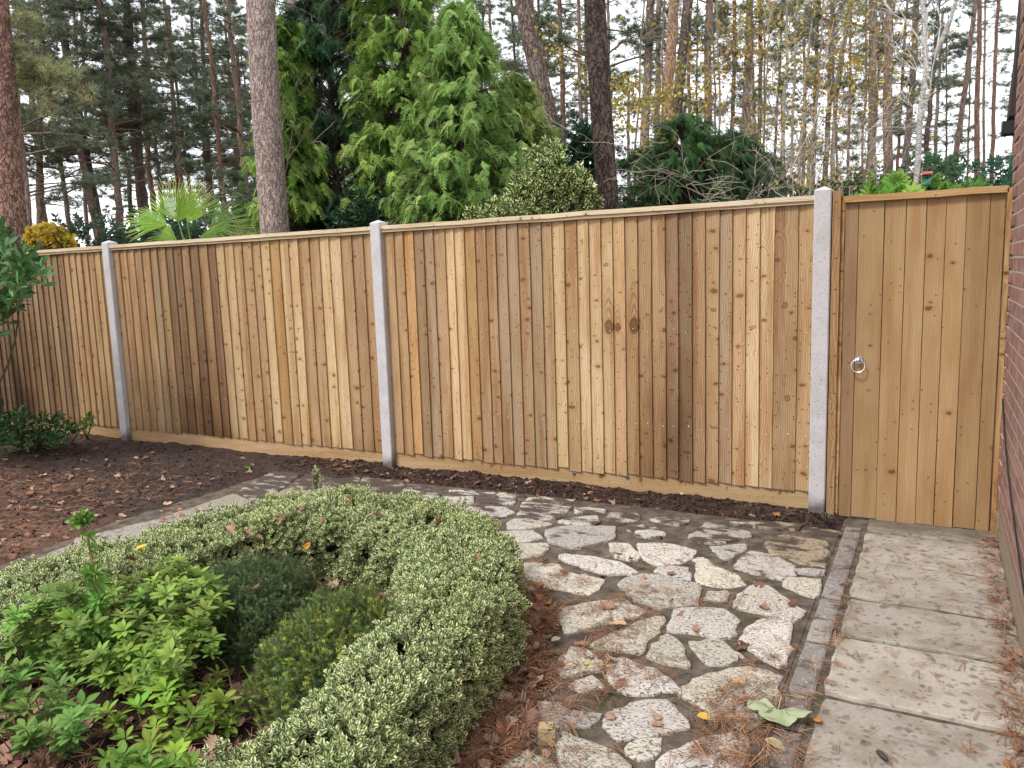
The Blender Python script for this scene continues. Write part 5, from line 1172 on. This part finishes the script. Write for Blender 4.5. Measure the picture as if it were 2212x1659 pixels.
def broad(pts, w, diam, label, bark, mat, H, nb, bl, leafn=0, leafcol=(.5, .33, .05), leafsize=.05, name='birch_tree', cat='tree', z0=2.0, col2=None, group=None, depthk=2, spread=.6, kids=4, fork=None, up=.2, minr=.003):
    depth = F_PX*diam/w; P = full_line(pts, depth, H); base = P[0].copy(); base[2] = 0; root = empty(name, base, label, cat, group)
    Q, r = trunk_mesh(P, diam/2, 10, bark, 'trunk', M[mat], root, base, .015, .7, .03)
    if fork:
        for fp in fork:
            L = trunk_line(fp, depth)[::-1]; L.append(L[-1]+norm(L[-1]-L[-2])*3); mb = MB(); mb.tube(spline(np.array(L), 24), np.linspace(diam*.4, diam*.15, 24), 10, bark, noise=.03); o = mb.build('limb', M[mat], root, smooth=True, loc=base); o.location = (0, 0, 0)
    segs = []; tips = []
    for k in range(nb):
        j = rng.integers(0, len(Q)); z = Q[j][2]
        if z < z0 or z > H: continue
        a = rng.uniform(0, 2*pi); grow(Q[j], (cos(a), sin(a), rng.uniform(.1, .9)), bl*rng.uniform(.5, 1.1), max(.006, r[j]*.3), depthk, segs, tips, spread, up, 5, kids)
    mb = MB(); emit(segs, mb, np.array(bark)*.85, minr); o = mb.build('branches', M['twig'], root, loc=base); o.location = (0, 0, 0)
    if leafn and tips:
        tp = np.array([t[0] for t in tips]); i = rng.integers(0, len(tp), leafn); p = tp[i]+rng.normal(size=(leafn, 3))*.12
        g = vnoise(p[:, 0], p[:, 2], .9, 77); m = rng.random(leafn) < np.clip((g-.3)*3, .08, 1); p = p[m]; c = tint(leafcol, len(p), .22, .1)
        if col2 is not None: q = rng.random(len(p)) < .4; c[q] = tint(col2, q.sum(), .2, .1)
        mb = MB(); mb.scatter(SML, p, frames(rdir(len(p)), rdir(len(p))), rng.uniform(.7, 1.3, len(p))*leafsize, c); o = mb.build('leaves', M['leaf'], root, loc=base); o.location = (0, 0, 0)
    return root
SG = (.40, .355, .29)
YL = (.50, .35, .06); YL2 = (.40, .37, .08); YL3 = (.52, .32, .08)
HZ = [([(1702,-10),(1685,425)],12,.13), ([(1726,-10),(1715,421)],10,.12), ([(1755,-10),(1740,200),(1724,421)],11,.13), ([(1780,-10),(1760,243),(1738,417)],10,.12), ([(1845,-10),(1800,200),(1790,420)],9,.11), ([(1543,-10),(1552,200),(1557,430)],8,.11), ([(1660,40),(1650,300),(1662,430)],7,.10)]
for i, (p, w, d) in enumerate(HZ):
    broad(p, w, d, f'leafless grey-stemmed tree, {ORD[i]} from left of those near the gate-side post', SG, 'bark_grey', 9, 16, 1.5, name='bare_tree', z0=2.2, group='bare grey broadleaf stems beyond the fence', kids=4, minr=.0035, depthk=2)
broad([(2005,-10),(2010,60),(2017,121),(2005,243),(1990,440)], 16, .12, 'silver birch with pale bark and forked top, carrying the bird box', (.62, .60, .57), 'birch', 10, 26, 1.6, 300, (.30, .30, .08), .05, z0=3.2, fork=[[(2069,-10),(2050,50),(2017,125)]], minr=.004)
for i, (p, w, d, n, c, c2, nb, bl) in enumerate([([(1440,-10),(1432,400)],7,.06,3400,YL,YL2,34,1.9), ([(1540,-10),(1548,400)],6,.05,3600,YL2,YL,26,1.7), ([(1640,-10),(1652,420)],6,.05,1500,YL3,YL,30,1.8), ([(1790,60),(1803,420)],7,.06,3600,YL,YL2,40,1.8), ([(1868,20),(1850,400)],7,.06,2200,YL,YL3,34,1.7), ([(1900,60),(1870,400)],6,.05,900,YL3,YL,24,1.6), ([(1395,-10),(1378,400)],6,.05,3200,YL2,YL,22,1.4)]):
    broad(p, w, d, f'thin tree with sparse golden leaves, {ORD[i]} from the left of the golden-leaved trees' if i < 6 else 'thin yellow-green leaved tree beside the grey trunk, left of the orange pine', (.26, .21, .16), 'bark_grey', 9, nb, bl, n, c, .062, z0=2.0, col2=c2, group='thin golden-leaved trees beyond the fence', kids=4)
# arching leafless shrub
def thicket(px, py, depth, n, L, label, col=(.40, .34, .28), minr=.0028, spread=.7, up=.05, leaf=None):
    b = gd(px, py, depth); b[2] = 0; root = empty('bare_shrub', b, label, 'shrub'); segs = []; tips = []
    for k in range(n):
        a = rng.uniform(0, 2*pi); grow(b+np.array((cos(a), sin(a), 0))*.25*rng.random(), (cos(a)*.45, sin(a)*.45, 1), L*rng.uniform(.7, 1.1), .014, 3, segs, tips, spread, up, 7, 4, .14, .5)
    mb = MB(); emit(segs, mb, col, minr); o = mb.build('branches', M['twig'], root, loc=b); o.location = (0, 0, 0)
    if leaf:
        tp = np.array([t[0] for t in tips]); i = rng.integers(0, len(tp), leaf[0]); p = tp[i]+rng.normal(size=(leaf[0], 3))*.05; mb = MB(); mb.scatter(SML, p, frames(rdir(len(p)), rdir(len(p))), rng.uniform(.7, 1.3, len(p))*leaf[2], tint(leaf[1], len(p), .2)); o = mb.build('leaves', M['leaf'], root, loc=b); o.location = (0, 0, 0)
thicket(1670, 600, 10.5, 6, 2.9, 'tangle of thin arching leafless grey branches left of the gate-side post', (.30, .25, .20))
thicket(1770, 600, 13.0, 4, 4.2, 'tall leafless pale-twigged shrub between the bare grey stems')
thicket(640, 600, 9.5, 4, 2.6, 'thin leafless twigs at the foot of the dark conifer', (.25, .18, .15))

# ------------------------------------------------------------------ near conifers with drooping sprays
def spray(seed, n=9, droop=.75, side=.34):
    r = np.random.default_rng(seed); V = []; F = []; U = []
    def strip(a, b, w0, w1, dr):
        i = len(V); d = norm(b-a); s_ = norm(np.cross(d, (0, 0, 1.))); m = (a+b)/2+np.array((0, 0, dr)); V.extend([a-s_*w0, a+s_*w0, m+s_*w0, m-s_*w0, b+s_*w1, b-s_*w1]); F.extend([(i, i+1, i+2, i+3), (i+3, i+2, i+4, i+5)])
    f = lambda y: np.array((0, y*(1-.12*y), -droop*y*y+.12*y))
    for j in range(3): strip(f(j/3), f((j+1)/3), .016, .012, 0)
    for k in range(n):
        y = .10+.86*k/n
        for s_ in (-1, 1):
            L = side*(1-.62*y)*r.uniform(.8, 1.2); b = f(y); ang = r.uniform(.75, 1.0); e = b+np.array((s_*L*sin(ang), L*cos(ang), -L*.42+r.normal()*.02)); strip(b, e, .014, .006, .02*L)
            for q in (.35, .6, .85):
                c = b+(e-b)*q
                for t_ in (-1, 1):
                    l = L*.34*(1.1-q*.6); e2 = c+np.array((s_*l*sin(ang+t_*.75), l*cos(ang+t_*.75), -l*.5)); i = len(V); d = norm(e2-c); w_ = norm(np.cross(d, (0, 0, 1.)))*.011; V.extend([c-w_, c+w_, e2+w_*.4, e2-w_*.4]); F.append((i, i+1, i+2, i+3))
    return tmpl(V, F)
SPR = [spray(i) for i in range(4)]
def conifer(px, depth, H, R, n, col, label, name='conifer', z0=.8, L=(.28, .45), tipcol=None, bark=(.17, .12, .10), top_sharp=.75, aniso=(1, 1), gap=.35, seed=1, lean=0., droopd=-.35, clump=9, cat='conifer'):
    if H > 50: H = gd(px, H, depth)[2]
    b = gd(px, 640, depth); b[2] = 0; root = empty(name, b, label, cat); b = np.array(b)
    ax = lambda z: b+np.array((lean*z/H, 0, 1.*0))+np.array((0, 0, 1))*z
    mb = MB(); zz = np.linspace(-.1, H, 14); mb.tube(np.array([ax(z) for z in zz]), np.linspace(.07, .012, 14), 8, bark); nb = n//clump; P = []; D = []; C = []
    for k in range(nb):
        z = z0+(H-z0)*rng.random()**1.15; f = (z-z0)/(H-z0); Rr = R*(1-f)**top_sharp*(.78+.45*vnoise(np.array(k*.0+z*1.3), np.array(rng.integers(0, 9)), 1, seed))+.12; a = rng.uniform(0, 2*pi)
        o = np.array((cos(a)*aniso[0], sin(a)*aniso[1], 0)); p0 = ax(max(z-.25*Rr, .3)); p1 = ax(z)+o*Rr*rng.uniform(.6, 1.05); mid = (p0+p1)/2+np.array((0, 0, .10*Rr)); S = spline(np.array([p0, mid, p1]), 7); mb.tube(S, np.linspace(.014, .004, 7), 4, bark, 0, cap=False)
        cb = rng.normal(1, .13)
        for j in range(clump):
            q = rng.uniform(.25, 1.)**.7; i = min(int(q*6), 5); pp = S[i]+(S[i+1]-S[i])*(q*6-i); sd = rng.normal()*.9; dd = np.array((cos(a+sd), sin(a+sd), droopd+rng.normal()*.18)); P.append(pp+rng.normal(size=3)*.03-norm(dd)*.08); D.append(dd); C.append((cb, q))
    P = np.array(P); D = norm(np.array(D)); C = np.array(C); N = len(P); c = tint(col, N, .13, .05)*C[:, :1]
    if tipcol is not None: t = np.clip((C[:, 1]-.55)*2.2, 0, 1)*rng.uniform(.3, 1, N); c = c*(1-t[:, None])+tint(tipcol, N, .12, .05)*t[:, None]
    idx = rng.integers(0, 4, N); R_ = frames(D, None, rng.normal(size=N)*.35); fo = MB()
    for k in range(4): m = idx == k; fo.scatter(SPR[k], P[m], R_[m], rng.uniform(*L, m.sum()), np.clip(c[m], .005, 1))
    o = fo.build('foliage', M['leaf'], root, loc=b); o.location = (0, 0, 0); o = mb.build('trunk', M['bark'], root, smooth=True, loc=b); o.location = (0, 0, 0); return root
GOLD = (.18, .33, .07); GTIP = (.46, .60, .15); DK = (.020, .062, .030)
SZ = (.14, .25)
conifer(895, 9.6, 7.4, .72, 5600, GOLD, 'tall golden-green conifer with drooping feathery sprays, highest of the light green ones', tipcol=GTIP, seed=3, z0=1.6, top_sharp=.42, L=SZ)
conifer(1015, 9.0, 4.45, .88, 5000, (.17, .32, .08), 'broad light green feathery conifer in the middle, lower than the tall golden one', tipcol=(.42, .57, .17), seed=5, z0=1.6, top_sharp=.6, L=SZ)
conifer(1120, 10.6, 4.1, .80, 3400, (.22, .33, .075), 'loose yellow-green feathery conifer nearest the leaning grey trunk', tipcol=(.46, .53, .15), seed=7, z0=1.6, top_sharp=.5, L=SZ)
conifer(645, 9.7, 4.6, .36, 1900, GOLD, 'golden-green conifer between the big pale trunk and the dark conifer', tipcol=GTIP, seed=9, z0=2.4, top_sharp=.3, L=(.17, .28))
conifer(742, 10.4, 8.5, .86, 6500, (.035, .095, .042), 'tall dark green conifer with visible stem, between the light green conifers', tipcol=(.07, .16, .065), seed=11, z0=1.4, L=(.17, .3), top_sharp=.2, bark=(.36, .30, .26))
conifer(932, 11.8, 6.8, .5, 1200, (.025, .12, .04), 'narrow emerald green conifer peeping out right behind the tall golden one', tipcol=(.05, .19, .06), seed=13, z0=3.2, L=(.15, .24), top_sharp=.6)
# dark leafy masses
def bush(px, depth, z, rx, ry, rz, n, col, label, T, mat='leaf', L=(.05, .08), tipcol=None, name='bush', cat='bush', group=None, seed=0, droop=.0, lo=.0, blobs=9, top=None, brr=(.3, .55)):
    b = gd(px, 640, depth); b[2] = 0; root = empty(name, b, label, cat, group); b = np.array(b)
    if top: z = gd(px, top, depth)[2]-rz*.98
    bc = rdir(blobs)*np.array((rx, ry, rz))*.6; bc[:, 2] = np.abs(bc[:, 2])*.9; br = rng.uniform(*brr, blobs); i = rng.integers(0, blobs, n); v = rdir(n); q = rng.uniform(.2, 1, n)**.4
    p = bc[i]+v*np.array((rx, ry, rz))*(br[i]*q)[:, None]; p = b+np.array((0, 0, z))+p; d = norm(v+np.array((0, 0, .35-droop))+rdir(n)*.5); m = p[:, 2] > .1; p, d, i, q = p[m], d[m], i[m], q[m]; n = len(p)
    c = tint(col, n, .2, .08)*rng.normal(1, .14, blobs)[i][:, None]
    if tipcol is not None: t = (rng.random(n) < .35)*(q > .75); c = np.where(t[:, None], tint(tipcol, n, .15), c)
    mb = MB(); idx = rng.integers(0, len(T), n)
    for k in range(len(T)): mm = idx == k; mb.scatter(T[k], p[mm], frames(d[mm], rdir(mm.sum()) if droop == 0 else None, rng.normal(size=mm.sum())*.5), rng.uniform(*L, mm.sum()), np.clip(c[mm], .004, 1))
    o = mb.build('foliage', M[mat], root, loc=b); o.location = (0, 0, 0); mb = MB()
    for k in range(blobs):
        e = b+np.array((0, 0, z))+bc[k]; mb.tube(spline(np.array([b+rng.normal(size=3)*(.08, .08, 0), (b+e)/2+rng.normal(size=3)*.08, e]), 7), np.linspace(.03, .01, 7), 5, (.13, .09, .07), cap=False)
        for j in range(7): e2 = e+rdir(1)[0]*np.array((rx, ry, rz))*br[k]*.85; mb.tube([e, (e+e2)/2+rng.normal(size=3)*.03, e2], [.009, .006, .003], 3, (.15, .11, .08), cap=False)
    o = mb.build('branches', M['twig'], root, loc=b); o.location = (0, 0, 0); return root
def clusterT(seed, leaf, n=7, L=.35, s=.35):
    r = np.random.default_rng(seed); it = []
    for k in range(n):
        y = L*k/n; a = k*2.4; up = .3+.8*k/n; d = (cos(a)*cos(up), sin(up), sin(a)*cos(up)); it.append((leaf, (0, y, 0), fr1(d, (.1, .5, 1), r.normal()*.4), s*r.uniform(.8, 1.15)))
    return tcat(it)
LFC = [clusterT(i, leaf_lo(.26, .08, .2), 7, .5, .5) for i in range(3)]
HOL = [clusterT(i+5, leaf_lo(.34, .14, .15), 7, .5, .52) for i in range(3)]
bush(690, 10.6, .9, .75, .6, 1.3, 1500, (.030, .090, .040), 'dark glossy bush at the foot of the dark conifer, right of the big pale trunk', LFC, 'gloss_leaf', (.12, .2), top=395)
bush(790, 9.2, .7, .6, .6, 1.2, 900, (.035, .085, .036), 'dark green bush behind the middle concrete post, between golden and dark conifers', LFC, 'gloss_leaf', (.12, .2), top=410)
bush(1195, 8.2, 1.2, .72, .5, 1.15, 1900, (.05, .125, .045), 'variegated holly with cream-edged leaves above the middle of the fence', HOL, 'holly_leaf', (.08, .13), name='holly', cat='holly', blobs=30, top=280, brr=(.14, .32))
bush(1085, 7.9, 1.0, .62, .5, .9, 1500, (.05, .125, .045), 'smaller lower clump of variegated holly just above the fence capping', HOL, 'holly_leaf', (.08, .13), name='holly', cat='holly', blobs=22, top=390, brr=(.15, .34))
bush(1262, 12.8, .9, .6, .5, 2.3, 1100, (.028, .078, .038), 'dark narrow evergreen between the holly and the big dark trunk', LFC, 'gloss_leaf', (.14, .22), top=235)
for (px, dp, H, R, n, col, lab) in [(1392, 14.5, 330, 1.3, 2600, (.032, .09, .038), 'dark green feathery conifer bush just right of the big dark trunk'), (1478, 12.6, 262, 1.35, 4200, (.045, .12, .04), 'mid-sized dark green conifer bush under the leaning orange pine'), (1568, 13.4, 295, 1.3, 4000, (.034, .10, .04), 'dark green conifer bush behind the tangle of bare grey branches'), (1632, 14.5, 335, 1.1, 2000, (.03, .08, .04), 'dark green conifer bush farthest right, just left of the grey stems')]:
    conifer(px, dp, H, R, n, col, lab, tipcol=(col[0]*2.1, col[1]*1.7, col[2]*1.3), seed=int(px), z0=1.2, top_sharp=.45, L=(.13, .22))
bush(118, 13, 1.2, .62, .4, .62, 620, (.50, .37, .05), 'small round shrub full of mustard yellow leaves above the fence at the left', [clusterT(20+i, leaf_lo(.4, .08, .1), 7, .6, .42) for i in range(3)], 'leaf', (.08, .14), top=462, name='bush', brr=(.07, .24), blobs=34)
# fatsia-like bright bushes, far evergreen shrubs
PALM7 = []
for s_ in range(3):
    it = []; lf = leaf_lo(.2, .04, .25)
    for k in range(7): a = (k-3)*.5; it.append((lf, (0, 0, 0), fr1((sin(a), cos(a), -.1), (0, 0, 1)), 1-.08*abs(k-3)))
    PALM7.append(tcat(it))
bush(1880, 9.8, 1.15, .75, .5, 1.15, 420, (.16, .32, .06), 'bright green large-leaved shrub just above the left part of the gate', PALM7, 'soft_leaf', (.13, .22), tipcol=(.30, .48, .10), top=380)
bush(2005, 14.6, 1.2, .55, .5, 1.15, 300, (.15, .30, .06), 'smaller bright green large-leaved shrub behind the silver birch', PALM7, 'soft_leaf', (.13, .22), tipcol=(.30, .48, .10), top=378)
TOPS = [388, 320, 320, 345, 345, 382]
for ti, (px, dp, z, rx, rz, n, col, lab) in enumerate([(1800, 13, 1.0, 1.2, 1.5, 700, (.05, .085, .035), 'low olive green shrub behind the gate-side concrete post'), (1930, 22, 1.2, 2.4, 3.2, 1000, (.075, .115, .045), 'olive green shrub mass far behind the birch'), (2050, 15, 1.3, 1.3, 1.9, 900, (.05, .10, .05), 'dark green shrub right of the birch, above the gate'),
    (2130, 17, 1.4, 1.4, 1.7, 900, (.045, .10, .06), 'blue-green shrub above the right part of the gate'), (2190, 21, 1.6, 1.3, 2.3, 700, (.05, .09, .06), 'blue-green shrub touching the house edge'), (2110, 12, 1.25, .7, 1.15, 500, (.10, .20, .05), 'fresh green shrub peeping over the right end of the gate top')]):
    bush(px, dp, z, rx, 1., rz, int(n*1.5), tuple(np.array(col)*1.3), lab, LFC, 'leaf', (.14, .26), top=TOPS[ti])
for i, (px, dp, z, rx, rz, n, col) in enumerate([(330, 19, 1.0, 2.2, 2.6, 1200, (.035, .06, .035)), (480, 17, 1.0, 1.6, 2.3, 1000, (.045, .08, .045)), (20, 18, 1.0, 2.0, 2.6, 900, (.03, .05, .03)), (190, 20, 1.0, 2.0, 2.5, 900, (.03, .05, .03)), (560, 16, 1.0, 1.2, 2.4, 800, (.045, .075, .03))]):
    bush(px, dp, z, rx, 1.2, rz*.8, n, tuple(np.array(col)*1.6), ['dark low bush behind the palm','dark low bush between palm and big pale trunk','dark low bush at the left frame edge','dark low bush between yellow shrub and palm','dark low bush touching the big pale trunk'][i], LFC, 'leaf', (.18, .3), group='dark undergrowth bushes between the left pines', top=(455, 440, 450, 460, 400)[i])
# ------------------------------------------------------------------ palm
M['frond'] = mat_leaf('palm_frond', .5, .25, .12)
def fan(mb, c, d, nrm, R, n, col, spread=2.6, fold=.25):
    d = norm(np.array(d, float)); nrm = norm(np.array(nrm, float)-d*np.dot(nrm, d)); x = np.cross(d, nrm); c = np.array(c)
    for k in range(n):
        a = spread*((k+.5)/n-.5)*1.; v = cos(a)*d+sin(a)*x; l = R*(1-.22*(abs(a)/spread*2)**2)*rng.uniform(.92, 1.05); w_ = R*spread/n*.22
        s_ = norm(np.cross(v, nrm)); z = nrm*(w_*.6); m = c+v*l*.55+nrm*.02; e = c+v*l-nrm*l*.08*rng.uniform(.2, 2.2)+rng.normal(size=3)*.01
        V = [c, m-s_*w_, m+z*.9, m+s_*w_, e-s_*.002, e+s_*.002]; cc = np.array(col)*(1+.12*rng.normal())
        cv = np.tile(cc, (6, 1)); cv[4:] = (.36, .24, .05) if rng.random() < .4 else cc*1.2
        mb.faces(np.array(V), [(0, 1, 2), (0, 2, 3), (1, 4, 2), (2, 4, 5), (2, 5, 3)], None, np.clip(cv, .01, 1))
dp = 10.0; pb = gd(410, 640, dp); pb[2] = 0; root = empty('fan_palm', pb, 'fan palm with stiff yellow-green leaves showing above the left part of the fence', 'palm')
fw = np.array((_f[0], _f[1], 0)); rt = np.array((_r[0], _r[1], 0)); upv = np.array((0, 0, 1.))
for (px, py, dx, dz, R, n, col, nf, spr) in [(385, 478, .05, 1, .60, 30, (.20, .34, .03), -.5, 2.3), (360, 487, -.85, .25, .56, 26, (.18, .33, .035), -.35, 2.0), (405, 482, .5, .85, .56, 26, (.23, .37, .04), -.8, 1.5), (455, 492, .80, .35, .50, 26, (.09, .17, .025), -.5, 2.4), (495, 500, .95, .10, .36, 22, (.16, .28, .035), -.4, 2.2), (380, 515, -.5, -.1, .42, 24, (.17, .30, .04), -.7, 2.6), (430, 515, .4, -.2, .42, 24, (.13, .24, .035), -.7, 2.6), (520, 520, .9, .1, .35, 20, (.15, .26, .035), -.4, 2.0)]:
    mb = MB(); c = gd(px, py, dp+rng.normal()*.1); fan(mb, c, rt*dx+upv*dz, fw*nf+upv*.4, R, n, col, spr); b1 = np.array(pb)+np.array((0, 0, 1.7)); mb.tube(spline(np.array([b1, (b1+c)/2+rng.normal(size=3)*.05, c]), 8), [.012, .011, .010, .009, .008, .007, .006, .006], 5, (.20, .28, .06))
    o = mb.build('frond', M['frond'], root, loc=pb); o.location = (0, 0, 0)
mb = MB(); mb.tube([(pb[0], pb[1], z) for z in np.linspace(-.1, 1.8, 12)], .09+.01*rng.random(12), 10, (.13, .09, .06), noise=.12); o = mb.build('trunk', M['bark'], root, loc=pb); o.location = (0, 0, 0)
# ------------------------------------------------------------------ bird box on the birch
c = gd(2003, 386, F_PX*.12/16-.13); root = empty('bird_box', c, 'little green bird box with a red roof on the silver birch trunk', 'bird box')
def bpart(name, p0, p1, col, rx=0.): 
    mb = MB(); R = np.array([[1, 0, 0], [0, cos(rx), -sin(rx)], [0, sin(rx), cos(rx)]]); mb.box(p0, p1, col, R=R); o = mb.build(name, M['dark'], root); return o
bpart('box', (-.06, -.06, -.10), (.06, .06, .08), (.03, .16, .09)); bpart('roof', (-.075, -.09, .085), (.075, .075, .10), (.40, .07, .07), .3)
mb = MB(); mb.tube([(0, -.0605, .01), (0, -.063, .01)], .016, 12, (.01, .01, .01)); o = mb.build('entrance_hole', M['dark'], root)
